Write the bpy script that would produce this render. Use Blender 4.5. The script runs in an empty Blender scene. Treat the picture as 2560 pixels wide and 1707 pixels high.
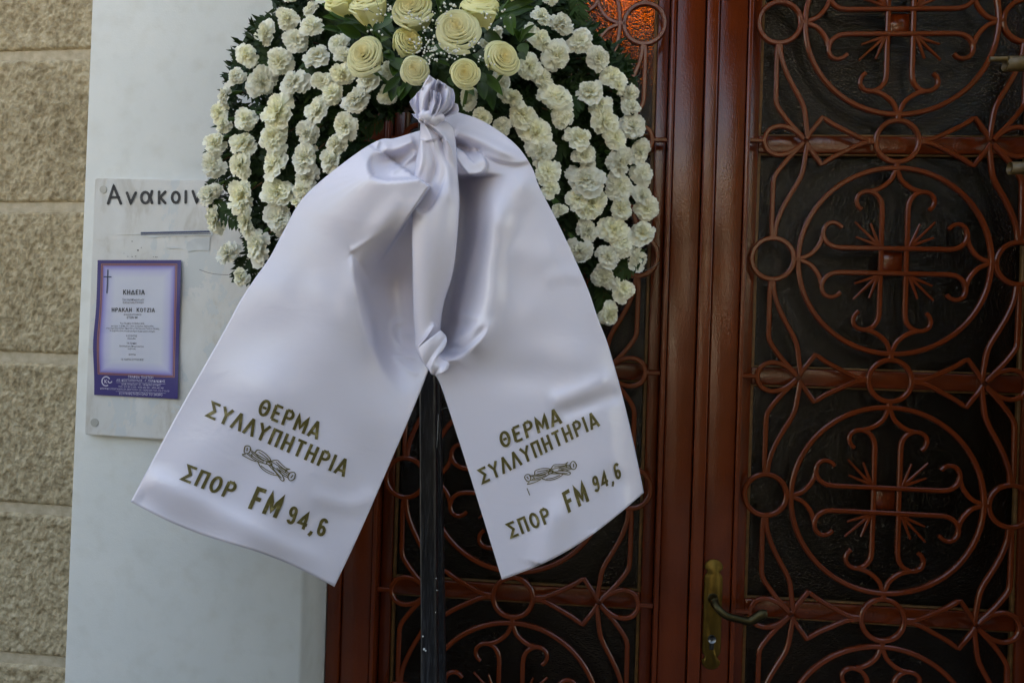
import bpy, bmesh, math, random
import numpy as np
from mathutils import Vector, Matrix, noise
R = math.radians
rnd = random.Random(7)
scene = bpy.context.scene
COL = scene.collection
PI = math.pi
ZO = 2.05            # height of the uppermost crossbar of the door above the ground

# ------------------------------------------------------------------ camera
F_MM = 28.0
CAMP = Vector((-.653, -1.804, -.457 + ZO))
YAW, PIT, ROL = R(5.54), R(-.08), R(-1.73)
_rz = Matrix.Rotation(YAW, 3, 'Z'); _rx = Matrix.Rotation(PIT, 3, 'X'); _ry = Matrix.Rotation(ROL, 3, 'Y')
RM = _rz @ _rx @ _ry                       # columns: right, forward, up
right, fwd, up = RM.col[0].copy(), RM.col[1].copy(), RM.col[2].copy()
cam_d = bpy.data.cameras.new('camera'); cam = bpy.data.objects.new('camera', cam_d); COL.objects.link(cam)
cam_d.lens = F_MM; cam_d.sensor_width = 36; cam_d.sensor_fit = 'HORIZONTAL'
cam_d.clip_start = .02; cam_d.clip_end = 500
m = Matrix((right, up, -fwd)).transposed().to_4x4(); m.translation = CAMP
cam.matrix_world = m
cam_d.dof.use_dof = True; cam_d.dof.focus_distance = 1.25; cam_d.dof.aperture_fstop = 14
scene.camera = cam
FPX = F_MM / 36 * 2560

# ------------------------------------------------------------------ world, sun, exposure
SUN_EL, SUN_ROT = R(37), R(-18)
w = bpy.data.worlds.new('World'); scene.world = w; w.use_nodes = True
nt = w.node_tree; sky = nt.nodes.new('ShaderNodeTexSky'); sky.sky_type = 'NISHITA'; sky.sun_disc = False
sky.sun_elevation = SUN_EL; sky.sun_rotation = SUN_ROT
sky.air_density = 1.0; sky.dust_density = 2.5; sky.ozone_density = .6
bg = nt.nodes['Background']; nt.links.new(sky.outputs[0], bg.inputs[0]); bg.inputs[1].default_value = .15
sd = bpy.data.lights.new('sun', 'SUN'); sd.energy = 3.5; sd.angle = R(.5); sd.color = (1, .95, .86)
so = bpy.data.objects.new('sun', sd); COL.objects.link(so)
dirv = Vector((math.sin(SUN_ROT) * math.cos(SUN_EL), math.cos(SUN_ROT) * math.cos(SUN_EL), math.sin(SUN_EL)))
so.rotation_euler = dirv.to_track_quat('Z', 'Y').to_euler(); so.location = (0, 6, 9)
scene.view_settings.view_transform = 'Standard'; scene.view_settings.look = 'None'
scene.view_settings.gamma = 1; scene.view_settings.exposure = 2.4
scene.view_settings.use_curve_mapping = False
scene.view_settings.use_white_balance = True; scene.view_settings.white_balance_temperature = 8600; scene.view_settings.white_balance_tint = 12

# ------------------------------------------------------------------ helpers
def ray(px, py):
    return (right * ((px - 1280) / FPX) + fwd - up * ((py - 853.5) / FPX))
def at(px, py, Y):
    d = ray(px, py); t = (Y - CAMP.y) / d.y
    return CAMP + d * t
def at_x(px, py, X):
    d = ray(px, py); t = (X - CAMP.x) / d.x
    return CAMP + d * t
def pxm(Y):                        # pixels per metre at depth Y near the view axis
    return FPX / (Y - CAMP.y)

def mk(name, bm_or_data, mat, parent=None, smooth=True):
    if isinstance(bm_or_data, bmesh.types.BMesh):
        me = bpy.data.meshes.new(name); bm_or_data.to_mesh(me); bm_or_data.free()
    elif isinstance(bm_or_data, bpy.types.Mesh):
        me = bm_or_data
    else:
        me = bpy.data.meshes.new(name); v, f = bm_or_data; me.from_pydata([tuple(a) for a in v], [], f); me.update()
    if smooth and not isinstance(bm_or_data, bpy.types.Mesh):
        me.polygons.foreach_set('use_smooth', [True] * len(me.polygons))
    if mat and not me.materials: me.materials.append(mat)
    o = bpy.data.objects.new(name, me); COL.objects.link(o)
    if parent: o.parent = parent; o.matrix_parent_inverse = Matrix.Translation(-parent.location)
    return o
def tag(o, label=None, cat=None, group=None, kind=None):
    if label: o['label'] = label
    if cat: o['category'] = cat
    if group: o['group'] = group
    if kind: o['kind'] = kind
    return o
def thing(name, loc, label, cat, group=None):
    o = bpy.data.objects.new(name, None); COL.objects.link(o); o.location = loc; o.empty_display_size = .05
    return tag(o, label, cat, group)
def box(x0, x1, y0, y1, z0, z1, bev=.0015, seg=1):
    bm = bmesh.new(); r = bmesh.ops.create_cube(bm, size=1)
    for v in bm.verts:
        v.co = Vector(((x0 + x1) / 2 + v.co.x * (x1 - x0), (y0 + y1) / 2 + v.co.y * (y1 - y0), (z0 + z1) / 2 + v.co.z * (z1 - z0)))
    if bev: bmesh.ops.bevel(bm, geom=bm.edges[:], offset=bev, segments=seg, affect='EDGES', profile=.5)
    return bm
def catmull(pts, n=6):
    pts = [Vector(p) for p in pts]
    if len(pts) < 3: return pts
    P = [pts[0] * 2 - pts[1]] + pts + [pts[-1] * 2 - pts[-2]]; out = []
    for i in range(1, len(P) - 2):
        for k in range(n):
            t = k / n; a, b, c, d = P[i - 1], P[i], P[i + 1], P[i + 2]
            out.append(.5 * ((2 * b) + (-a + c) * t + (2 * a - 5 * b + 4 * c - d) * t * t + (-a + 3 * b - 3 * c + d) * t ** 3))
    out.append(P[-2]); return out
def sweep_bar(pts, w=.009, d=.011, closed=False, taper=None, y=0., w_end=None):
    """square bar with chamfered edges swept along 2-D points (x,z) in the plane y"""
    n = len(pts); c = min(w, d) * .22; V = []; Fc = []
    for i, p in enumerate(pts):
        if closed: a, b = pts[i - 1], pts[(i + 1) % n]
        else: a, b = pts[max(i - 1, 0)], pts[min(i + 1, n - 1)]
        t = Vector((b[0] - a[0], b[1] - a[1])); t.normalize(); nx, nz = -t.y, t.x
        ww = w
        if taper: ww = w * (taper[0] + (taper[1] - taper[0]) * i / (n - 1))
        # miter
        if 0 < i < n - 1 or closed:
            t1 = Vector((p[0] - a[0], p[1] - a[1]));
            if t1.length > 0: t1.normalize(); k = abs(t1.x * t.x + t1.y * t.y); ww = ww / max(k, .6)
        h = ww / 2; e = d / 2
        prof = [(-h, -e + c), (-h + c, -e), (h - c, -e), (h, -e + c), (h, e - c), (h - c, e), (-h + c, e), (-h, e - c)]
        for (u, v) in prof: V.append((p[0] + nx * u, y + v, p[1] + nz * u))
    m_ = n if closed else n - 1
    for i in range(m_):
        j = (i + 1) % n
        for k in range(8): Fc.append((i * 8 + k, i * 8 + (k + 1) % 8, j * 8 + (k + 1) % 8, j * 8 + k))
    if not closed: Fc.append(tuple(range(8))[::-1]); Fc.append(tuple((n - 1) * 8 + k for k in range(8)))
    return V, Fc
def tube(pts, r, seg=8, r_fn=None):
    V = []; Fc = []; n = len(pts); pts = [Vector(p) for p in pts]
    ref = Vector((0, 0, 1))
    for i, p in enumerate(pts):
        t = (pts[min(i + 1, n - 1)] - pts[max(i - 1, 0)]).normalized()
        if abs(t.dot(ref)) > .95: rr = Vector((1, 0, 0))
        else: rr = ref
        a = t.cross(rr).normalized(); b = t.cross(a)
        rad = r_fn(i / (n - 1)) if r_fn else (r, r)
        if not isinstance(rad, tuple): rad = (rad, rad)
        for k in range(seg):
            an = 2 * PI * k / seg; V.append(p + a * math.cos(an) * rad[0] + b * math.sin(an) * rad[1])
    for i in range(n - 1):
        for k in range(seg): Fc.append((i * seg + k, i * seg + (k + 1) % seg, (i + 1) * seg + (k + 1) % seg, (i + 1) * seg + k))
    Fc.append(tuple(range(seg))); Fc.append(tuple((n - 1) * seg + k for k in range(seg))[::-1])
    return V, Fc

# ------------------------------------------------------------------ materials
def newmat(name):
    m = bpy.data.materials.new(name); m.use_nodes = True; nt = m.node_tree
    return m, nt, nt.nodes['Principled BSDF']
def N(nt, t, **kw):
    n = nt.nodes.new(t)
    for k, v in kw.items():
        if k in n.inputs: n.inputs[k].default_value = v
        else: setattr(n, k, v)
    return n
def coord(nt, scale=(1, 1, 1)):
    tc = N(nt, 'ShaderNodeTexCoord'); mp = N(nt, 'ShaderNodeMapping'); mp.inputs['Scale'].default_value = scale
    nt.links.new(tc.outputs['Object'], mp.inputs[0]); return mp.outputs[0]
def ramp(nt, src, stops):
    r = N(nt, 'ShaderNodeValToRGB'); e = r.color_ramp.elements
    while len(e) < len(stops): e.new(.5)
    for el, (p, c) in zip(e, stops): el.position = p; el.color = (*c, 1) if len(c) == 3 else c
    nt.links.new(src, r.inputs[0]); return r.outputs[0]
def noise_t(nt, vec, scale, detail=4, rough=.5, dist=0.):
    n = N(nt, 'ShaderNodeTexNoise'); n.inputs['Scale'].default_value = scale; n.inputs['Detail'].default_value = detail
    n.inputs['Roughness'].default_value = rough; n.inputs['Distortion'].default_value = dist; nt.links.new(vec, n.inputs['Vector']); return n.outputs[0]
def bump(nt, bs, h, strength, dist, prev=None):
    b = N(nt, 'ShaderNodeBump'); b.inputs['Strength'].default_value = strength; b.inputs['Distance'].default_value = dist
    nt.links.new(h, b.inputs['Height'])
    if prev: nt.links.new(prev, b.inputs['Normal'])
    nt.links.new(b.outputs[0], bs.inputs['Normal']); return b.outputs[0]
def rough_var(nt, bs, src, a, b):
    mr = N(nt, 'ShaderNodeMapRange'); mr.inputs['To Min'].default_value = a; mr.inputs['To Max'].default_value = b
    mr.inputs['From Min'].default_value = .3; mr.inputs['From Max'].default_value = .7
    nt.links.new(src, mr.inputs['Value']); nt.links.new(mr.outputs[0], bs.inputs['Roughness'])

def m_paint():
    m, nt, b = newmat('oxblood_enamel'); c = coord(nt)
    n1 = noise_t(nt, c, 9, 5); col = ramp(nt, n1, [(.3, (.105, .0155, .003)), (.7, (.145, .023, .0045))])
    nt.links.new(col, b.inputs['Base Color'])
    cs = coord(nt, (1, 1, .45)); n2 = noise_t(nt, cs, 330, 2, .5); n3 = noise_t(nt, coord(nt, (1, 1, .12)), 120, 2)
    p = bump(nt, b, n2, .36, .0013); bump(nt, b, n3, .22, .0012, p)
    rough_var(nt, b, noise_t(nt, c, 14, 4), .09, .22); b.inputs['Specular IOR Level'].default_value = .5
    return m
def m_glass():
    m, nt, b = newmat('hammered_amber_glass'); c = coord(nt)
    b.inputs['Base Color'].default_value = (.16, .075, .022, 1); b.inputs['Transmission Weight'].default_value = 1; b.inputs['Specular IOR Level'].default_value = .5
    b.inputs['Roughness'].default_value = .04; b.inputs['IOR'].default_value = 1.42
    n1 = noise_t(nt, c, 140, 3, .55, .6); v = N(nt, 'ShaderNodeTexVoronoi'); v.inputs['Scale'].default_value = 210
    nt.links.new(coord(nt, (1, 1, 1.6)), v.inputs['Vector'])
    p = bump(nt, b, n1, .7, .0022); bump(nt, b, v.outputs['Distance'], .45, .0018, p)
    return m
def m_stone():
    m, nt, b = newmat('sandy_render'); c = coord(nt)
    n1 = noise_t(nt, c, 55, 5, .6); n2 = noise_t(nt, c, 4, 4); v = N(nt, 'ShaderNodeTexVoronoi'); v.inputs['Scale'].default_value = 150
    nt.links.new(c, v.inputs['Vector'])
    mx = N(nt, 'ShaderNodeMixRGB'); mx.blend_type = 'MULTIPLY'; mx.inputs[0].default_value = .75
    nt.links.new(ramp(nt, n1, [(.32, (.27, .205, .115)), (.55, (.52, .43, .28)), (.75, (.66, .57, .41))]), mx.inputs[1])
    nt.links.new(ramp(nt, n2, [(.3, (.72, .70, .66)), (.65, (1, 1, 1))]), mx.inputs[2])
    nt.links.new(mx.outputs[0], b.inputs['Base Color']); b.inputs['Roughness'].default_value = .92
    p = bump(nt, b, n1, .6, .005); p = bump(nt, b, v.outputs['Distance'], .4, .003, p); bump(nt, b, noise_t(nt, c, 420, 3), .4, .002, p)
    return m
def m_mortar():
    m, nt, b = newmat('joint_render'); c = coord(nt); n1 = noise_t(nt, c, 60, 5)
    nt.links.new(ramp(nt, n1, [(.3, (.42, .35, .24)), (.7, (.58, .50, .37))]), b.inputs['Base Color']); b.inputs['Roughness'].default_value = .9
    bump(nt, b, noise_t(nt, c, 180, 4), .5, .002); return m
def m_white():
    m, nt, b = newmat('white_wall_paint'); c = coord(nt); n1 = noise_t(nt, c, 3.5, 5, .6); n2 = noise_t(nt, c, 22, 4)
    mx = N(nt, 'ShaderNodeMixRGB'); mx.blend_type = 'MULTIPLY'; mx.inputs[0].default_value = 1
    nt.links.new(ramp(nt, n1, [(.3, (.60, .625, .61)), (.7, (.67, .685, .665))]), mx.inputs[1])
    nt.links.new(ramp(nt, n2, [(.25, (.93, .92, .9)), (.5, (1, 1, 1))]), mx.inputs[2])
    nt.links.new(mx.outputs[0], b.inputs['Base Color']); b.inputs['Roughness'].default_value = .62
    p = bump(nt, b, noise_t(nt, c, 26, 3), .25, .004); bump(nt, b, noise_t(nt, c, 330, 3), .3, .0009, p); return m
def m_marble():
    m, nt, b = newmat('worn_marble'); c = coord(nt); n1 = noise_t(nt, coord(nt, (1, 1, .5)), 14, 7, .62, .5)
    n2 = noise_t(nt, c, 5, 4)
    v = noise_t(nt, coord(nt, (1, 1, .7)), 9, 8, .7, .2)
    a = ramp(nt, n1, [(.30, (.46, .43, .38)), (.46, (.63, .625, .605)), (.7, (.69, .695, .69))])
    patch = ramp(nt, v, [(.57, (0, 0, 0)), (.585, (1, 1, 1))])
    mx = N(nt, 'ShaderNodeMixRGB'); mx.inputs[2].default_value = (.58, .61, .62, 1)
    nt.links.new(patch, mx.inputs[0]); nt.links.new(a, mx.inputs[1]); nt.links.new(mx.outputs[0], b.inputs['Base Color'])
    rough_var(nt, b, n1, .45, .3); bump(nt, b, patch, .25, .0008); return m
def m_satin():
    m, nt, b = newmat('white_satin'); c = coord(nt)
    b.inputs['Base Color'].default_value = (.76, .735, .84, 1); b.inputs['Roughness'].default_value = .24
    b.inputs['Specular IOR Level'].default_value = .6; b.inputs['Sheen Weight'].default_value = .5; b.inputs['Sheen Tint'].default_value = (.62, .70, 1, 1); b.inputs['Sheen Roughness'].default_value = .4  # bluish sheen tint stands in for cool reflections on the cloth
    p = bump(nt, b, noise_t(nt, coord(nt, (1, 1, 2.2)), 11, 3, .5, .4), .16, .006); bump(nt, b, noise_t(nt, coord(nt, (1, 1, .3)), 700, 1), .06, .0006, p)
    tr = N(nt, 'ShaderNodeBsdfTranslucent'); tr.inputs[0].default_value = (.6, .57, .63, 1)
    ms = N(nt, 'ShaderNodeMixShader'); ms.inputs[0].default_value = .08
    out = nt.nodes['Material Output']; nt.links.new(b.outputs[0], ms.inputs[1]); nt.links.new(tr.outputs[0], ms.inputs[2]); nt.links.new(ms.outputs[0], out.inputs[0])
    return m
def m_petal(name, c0, c1, tw):
    """two colours of one petal along its 'tone' attribute (heart to rim)"""
    m, nt, b = newmat(name); at_ = N(nt, 'ShaderNodeAttribute', attribute_name='tone')
    oi = N(nt, 'ShaderNodeObjectInfo')
    col = ramp(nt, at_.outputs['Fac'], [(0, c0), (1, c1)])
    hs = N(nt, 'ShaderNodeHueSaturation'); nt.links.new(col, hs.inputs['Color'])
    mr = N(nt, 'ShaderNodeMapRange'); mr.inputs['To Min'].default_value = .9; mr.inputs['To Max'].default_value = 1.06
    nt.links.new(oi.outputs['Random'], mr.inputs['Value']); nt.links.new(mr.outputs[0], hs.inputs['Value'])
    mr2 = N(nt, 'ShaderNodeMapRange'); mr2.inputs['To Min'].default_value = .7; mr2.inputs['To Max'].default_value = 1.0
    nt.links.new(oi.outputs['Random'], mr2.inputs['Value']); nt.links.new(mr2.outputs[0], hs.inputs['Saturation'])
    nt.links.new(hs.outputs[0], b.inputs['Base Color']); b.inputs['Roughness'].default_value = .55; b.inputs['Specular IOR Level'].default_value = .3
    c = coord(nt); bump(nt, b, noise_t(nt, c, 260, 3), .25, .0008)
    tr = N(nt, 'ShaderNodeBsdfTranslucent'); nt.links.new(hs.outputs[0], tr.inputs[0])
    ms = N(nt, 'ShaderNodeMixShader'); ms.inputs[0].default_value = tw
    out = nt.nodes['Material Output']; nt.links.new(b.outputs[0], ms.inputs[1]); nt.links.new(tr.outputs[0], ms.inputs[2]); nt.links.new(ms.outputs[0], out.inputs[0])
    return m
def m_leaf(name, a, bcol, rough=.4):
    m, nt, b = newmat(name); oi = N(nt, 'ShaderNodeObjectInfo'); c = coord(nt)
    mx = N(nt, 'ShaderNodeMixRGB'); mx.inputs[1].default_value = (*a, 1); mx.inputs[2].default_value = (*bcol, 1)
    nt.links.new(oi.outputs['Random'], mx.inputs[0]); m2 = N(nt, 'ShaderNodeMixRGB'); m2.blend_type = 'MULTIPLY'; m2.inputs[0].default_value = 1
    nt.links.new(mx.outputs[0], m2.inputs[1]); nt.links.new(ramp(nt, noise_t(nt, c, 90, 3), [(.3, (.75, .75, .7)), (.7, (1.1, 1.1, 1.1))]), m2.inputs[2])
    nt.links.new(m2.outputs[0], b.inputs['Base Color']); b.inputs['Roughness'].default_value = rough; b.inputs['Specular IOR Level'].default_value = .25
    bump(nt, b, noise_t(nt, c, 150, 3), .25, .001); return m
def m_flat(name, col, rough=.6, metal=0., nscale=0, bstr=.2, bdist=.001, var=.12):
    m, nt, b = newmat(name); c = coord(nt)
    lo = tuple(x * (1 - var) for x in col); hi = tuple(min(1, x * (1 + var)) for x in col)
    n = noise_t(nt, c, nscale or 30, 4); nt.links.new(ramp(nt, n, [(.3, lo), (.7, hi)]), b.inputs['Base Color'])
    b.inputs['Roughness'].default_value = rough; b.inputs['Metallic'].default_value = metal
    bump(nt, b, noise_t(nt, c, (nscale or 30) * 6, 3), bstr, bdist); return m
def m_print(name, col, wear=.45):
    m, nt, b = newmat(name); c = coord(nt); n = noise_t(nt, c, 75, 5, .65)
    lt = tuple(min(1, x * 2.6 + .06) for x in col)
    nt.links.new(ramp(nt, n, [(wear + .08, col), (wear + .26, lt)]), b.inputs['Base Color']); b.inputs['Roughness'].default_value = .42; return m
def m_blackpole():
    m, nt, b = newmat('black_painted_wood')
    mp = N(nt, 'ShaderNodeMapping'); tc = N(nt, 'ShaderNodeTexCoord'); nt.links.new(tc.outputs['Object'], mp.inputs[0])
    mp.inputs['Rotation'].default_value = (0, R(55), 0); mp.inputs['Scale'].default_value = (1, 1, .08)
    n = noise_t(nt, mp.outputs[0], 420, 3); nt.links.new(ramp(nt, n, [(.5, (.006, .007, .010)), (.66, (.028, .031, .038))]), b.inputs['Base Color'])
    b.inputs['Roughness'].default_value = .32; bump(nt, b, n, .5, .002)
    return m
def m_notice():
    m, nt, b = newmat('purple_funeral_notice'); uv = N(nt, 'ShaderNodeUVMap'); sp = N(nt, 'ShaderNodeSeparateXYZ'); nt.links.new(uv.outputs[0], sp.inputs[0])
    def M(op, a, bb):
        n = N(nt, 'ShaderNodeMath'); n.operation = op
        for i, x in enumerate((a, bb)):
            if isinstance(x, (int, float)): n.inputs[i].default_value = x
            else: nt.links.new(x, n.inputs[i])
        return n.outputs[0]
    u, v = sp.outputs[0], sp.outputs[1]
    a = M('MULTIPLY', u, 205); a2 = M('SUBTRACT', 205, a); t = M('MULTIPLY', M('SUBTRACT', 1, v), 346); bt = M('SUBTRACT', M('MULTIPLY', v, 346), 44)
    d = M('MINIMUM', M('MINIMUM', a, a2), M('MINIMUM', t, bt)); d = M('DIVIDE', d, 60)
    pur = (.038, .028, .17); gold = (.42, .16, .06)
    col = ramp(nt, d, [(0, pur), (.150, pur), (.155, gold), (.175, gold), (.180, pur), (.205, pur), (.21, gold), (.228, gold), (.235, (.13, .11, .40)), (.30, (.27, .25, .56)), (.46, (.48, .48, .68)), (.75, (.58, .60, .70))])
    nt.links.new(col, b.inputs['Base Color']); b.inputs['Roughness'].default_value = .38
    bump(nt, b, noise_t(nt, coord(nt), 14, 2), .2, .004); return m

PAINT = m_paint(); GLASS = m_glass(); STONE = m_stone(); MORT = m_mortar(); WHITE = m_white(); MARBLE = m_marble(); SATIN = m_satin()
CARN = m_petal('ivory_carnation_petal', (.93, .88, .46), (.97, .97, .86), .32)
ROSE = m_petal('cream_rose_petal', (.95, .78, .27), (.93, .94, .56), .28)
FERN = m_leaf('fern_green', (.008, .028, .005), (.022, .060, .010), .55)
LEAF = m_leaf('glossy_leaf_green', (.022, .065, .010), (.055, .13, .018), .36)
CALYX = m_leaf('calyx_green', (.05, .12, .03), (.08, .16, .04), .45)
STEM = m_flat('brown_stem', (.11, .055, .025), .7, nscale=60)
BRASS = m_flat('aged_brass', (.16, .10, .025), .45, 1, nscale=25, var=.3)
BRASSD = m_flat('dark_brass', (.065, .055, .028), .4, 1, nscale=25, var=.25)
STEEL = m_flat('lock_steel', (.25, .26, .27), .3, 1)
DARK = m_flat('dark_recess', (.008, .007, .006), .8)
POLE = m_blackpole()
BATTEN = m_flat('brown_batten', (.10, .045, .02), .6, nscale=40)
BEAD = m_flat('putty_bead', (.16, .075, .02), .6, nscale=60, var=.3)
GOLD = m_print('olive_gold_print', (.095, .075, .018))
INK = m_print('black_ink', (.012, .012, .016), .50)
ENGR = m_print('black_engraved_letters', (.018, .018, .022), .48)
WINK = m_flat('white_print', (.62, .60, .75), .5)
NAVY = m_flat('navy_strip', (.03, .05, .13), .35)
PLUG = m_flat('grey_screw_cap', (.43, .42, .38), .5)
NOTICE = m_notice()
BAMBOO = m_flat('bamboo_cane', (.10, .062, .018), .5, nscale=50, var=.25)
PAPER = m_flat('torn_paper', (.58, .61, .62), .6)
GYPS = m_flat('gypsophila_white', (.78, .79, .72), .6)
ROOM = m_flat('dark_interior', (.05, .035, .025), .9)
PAVE = m_flat('pavement_slab', (.17, .155, .13), .85, nscale=8, var=.15)
GRAN = m_flat('porch_floor_stone', (.10, .095, .085), .6, nscale=30, var=.3)
HEDGE = m_leaf('dark_foliage', (.02, .045, .014), (.04, .08, .025), .6)
BARK = m_flat('tree_bark', (.09, .06, .04), .9, nscale=15)

# ------------------------------------------------------------------ setting: ground, building, porch
JX0 = -1.238                                   # left reveal plane
D = -at_x(762, 1560, JX0).y                    # how far the wall stands before the grille plane
print('reveal depth', round(D, 3))
JX1 = .43
YW = -D
g = mk('ground', ([(-150, -150, 0), (150, -150, 0), (150, 150, 0), (-150, 150, 0)], [(0, 1, 2, 3)]), PAVE, smooth=False); tag(g, kind='structure')
pf = mk('porch_floor', box(-3.2, 2.2, -2.2, .2, .0, .12, .01), GRAN); tag(pf, kind='structure')

# wall corners from the picture, on the plane of the facade
Yst = YW - .004
def edge_x(z):                                  # the line where white paint meets the sand-coloured render
    a = at(237, 0, Yst); b = at(167, 1707, Yst)
    return a.x + (b.x - a.x) * (z - a.z) / (b.z - a.z)
ZT, ZB = 3.3, .12
sw = thing('stone_wall', (-1.9, YW, .12), 'sand-coloured textured block wall with pale joints left of the white strip', 'wall')
joints = [((0, 132), (223, 124), (0, 155), (223, 148)), ((0, 508), (200, 506), (0, 531), (200, 530)), ((0, 878), (183, 886), (0, 903), (183, 911)),
          ((0, 1251.6), (174, 1265), (0, 1275), (174, 1290)), ((0, 1626), (167, 1642), (0, 1652), (167, 1668))]
Ypx = Yst
XL = -2.9
tops = []; bots = []
for j in joints:
    P_ = [at(*q, Ypx) for q in j]
    def zat(a, b, x): return a.z + (b.z - a.z) * (x - a.x) / (b.x - a.x)
    tops.append((zat(P_[0], P_[1], -1.75), zat(P_[0], P_[1], XL) * 0 + P_[0].z, P_[1].z)); bots.append((0, P_[2].z, P_[3].z))
# block k between bottom of joint k-1 and top of joint k ; all levelled a little
def blk(zl_t, zr_t, zl_b, zr_b, seed, name='stone_block', x0=None):
    nx, nz = 110, 90
    V = []; Fc = []
    xl0 = at(0, 800, Ypx).x - .06
    for i in range(nz + 1):
        v = i / nz
        for j in range(nx + 1):
            u = j / nx
            z0 = zl_b + (zr_b - zl_b) * u; z1 = zl_t + (zr_t - zl_t) * u
            z = z0 + (z1 - z0) * v
            x = xl0 + (edge_x(z) + .0025 * noise.noise(Vector((z * 60, seed, 0))) - xl0) * u
            e = min(v, 1 - v) * (z1 - z0); rim = min(1, e / .006)
            p = Vector((x, 0, z)) ; q = p * 95 + Vector((0, seed * 7., 0))
            h = .0024 * noise.noise(q) + .0026 * noise.noise(q * 2.1) + .0014 * noise.noise(q * 3.8) + .0016 * noise.noise(p * 22)
            y = Ypx - .007 * rim ** .5 - h * rim
            V.append((x, y, z + (.0012 * noise.noise(p * 70) if e < .004 else 0)))
    for i in range(nz):
        for j in range(nx):
            a = i * (nx + 1) + j; Fc.append((a, a + 1, a + nx + 2, a + nx + 1))
    n0 = len(V)      # skirt for thickness
    return mk(name, (V, Fc), STONE, sw)
zs = [(bots[i][1], bots[i][2]) for i in range(5)]; zt = [(tops[i][1], tops[i][2]) for i in range(5)]
blk(zs[0][0] + .30, zs[0][1] + .30, zs[0][0] * 0 + at(0, 132, Ypx).z, at(223, 124, Ypx).z, 1)
for i in range(4):
    blk(bots[i][1], bots[i][2], tops[i + 1][1], tops[i + 1][2], 2 + i)
blk(bots[4][1], bots[4][2], bots[4][1] - .3, bots[4][2] - .3, 8)
xl0 = at(0, 800, Ypx).x - .06
# blocks further left and down, outside the picture, one block per course
for i in range(-1, 6):
    za = bots[4][1] - .29 if i == 5 else (bots[4][1] + .0 if i == 4 else (tops[i + 1][1] if i + 1 < 5 else 0))
    zb_ = bots[i][1] if 0 <= i < 5 else (tops[0][1] + .3 if i == -1 else bots[4][1] - .31)
    if i == 4: za = bots[4][1] - .3
    if i == 5: za = .13
    if i == -1: za = tops[0][1]; zb_ = bots[0][1] + .3
    if zb_ - za > .02: mk('stone_block', box(XL, xl0 - .003, Ypx - .008, Ypx + .03, za, zb_, .004), STONE, sw)
mk('joint', ([(XL, Ypx - .0005, ZB), (xl0 + .0, Ypx - .0005, ZB), (edge_x(ZB) , Ypx - .0005, ZB), (edge_x(ZT), Ypx - .0005, ZT), (xl0, Ypx - .0005, ZT), (XL, Ypx - .0005, ZT)], [(0, 1, 2, 3, 4, 5)]), MORT, sw, False)

# white pilaster with the reveal of the doorway
wp = thing('white_pilaster', (-1.5, YW, .12), 'smooth white painted wall strip between the block wall and the door', 'wall')
V = []; nz = 60
for i in range(nz + 1):
    z = ZB + (ZT - ZB) * i / nz; e = edge_x(z) + .0035
    wob = .0008 * noise.noise(Vector((z * 9, 0, 3)))
    V += [(e, YW + .02, z), (e, YW - .016, z), (e + .004, YW - .0185 , z), (JX0 - .006, YW - .0185 + wob, z), (JX0, YW - .012, z), (JX0 + wob, .028, z)]
Fc = []
for i in range(nz):
    for k in range(5): Fc.append((i * 6 + k, i * 6 + k + 1, (i + 1) * 6 + k + 1, (i + 1) * 6 + k))
YWF = YW - .0185
f = mk('wall_face', (V, Fc), WHITE, wp)
mk('core', box(-1.62, JX0 - .02, YW + .01, .30, ZB, ZT, 0), WHITE, wp, False)
# the building the door belongs to
bw = mk('building_wall', box(-6, 6, .02, .40, 3.32, 4.15, .01), MORT, None, False); tag(bw, kind='structure')
lw = mk('building_wall', box(-6, XL - .02, -.05, .40, 0, 3.30, .01), MORT, None, False); tag(lw, kind='structure')
for nm, b_ in (('building_wall', box(-6, -1.63, .03, .40, .12, 3.31, .01)), ('building_wall', box(JX1 + .021, 6, YW, .40, 0, 3.31, .01))):
    tag(mk(nm, b_, WHITE if b_ and nm and False else MORT, None, False), kind='structure')
rj = thing('darkened_jamb', (JX1, YW, .12), 'unseen right-hand reveal, made dark to dim the door leaf beside it', 'wall')  # unseen right reveal, its dark stone chosen to dim the door leaf
mk('wall_face', box(JX1 - .012, JX1 + .02, YW - .01, .03, ZB, 3.3, .004), GRAN, rj)
lint = mk('door_lintel', box(JX0 + .001, JX1 - .013, YW - .01, .03, 2.83, 3.31, .004), WHITE); tag(lint, kind='structure')
tag(mk('shade_canopy', box(-.55, JX1 - .014, -1.45, .018, 2.95, 3.05, .01), GRAN), kind='structure')  # unseen canopy added to keep high sky light off the door
roof = mk('building_roof', box(-6, 6, -.02, 9, 4.16, 4.3, .01), MORT, None, False); tag(roof, kind='structure')
tag(mk('building_wall', box(-6, -5.7, .41, 9, 0, 4.15, 0), ROOM, None, False), kind='structure')
tag(mk('building_wall', box(5.7, 6, .41, 9, 0, 4.15, 0), ROOM, None, False), kind='structure')
tag(mk('building_wall', box(-6, 6, 8.7, 9, 0, 4.15, 0), ROOM, None, False), kind='structure')
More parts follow.
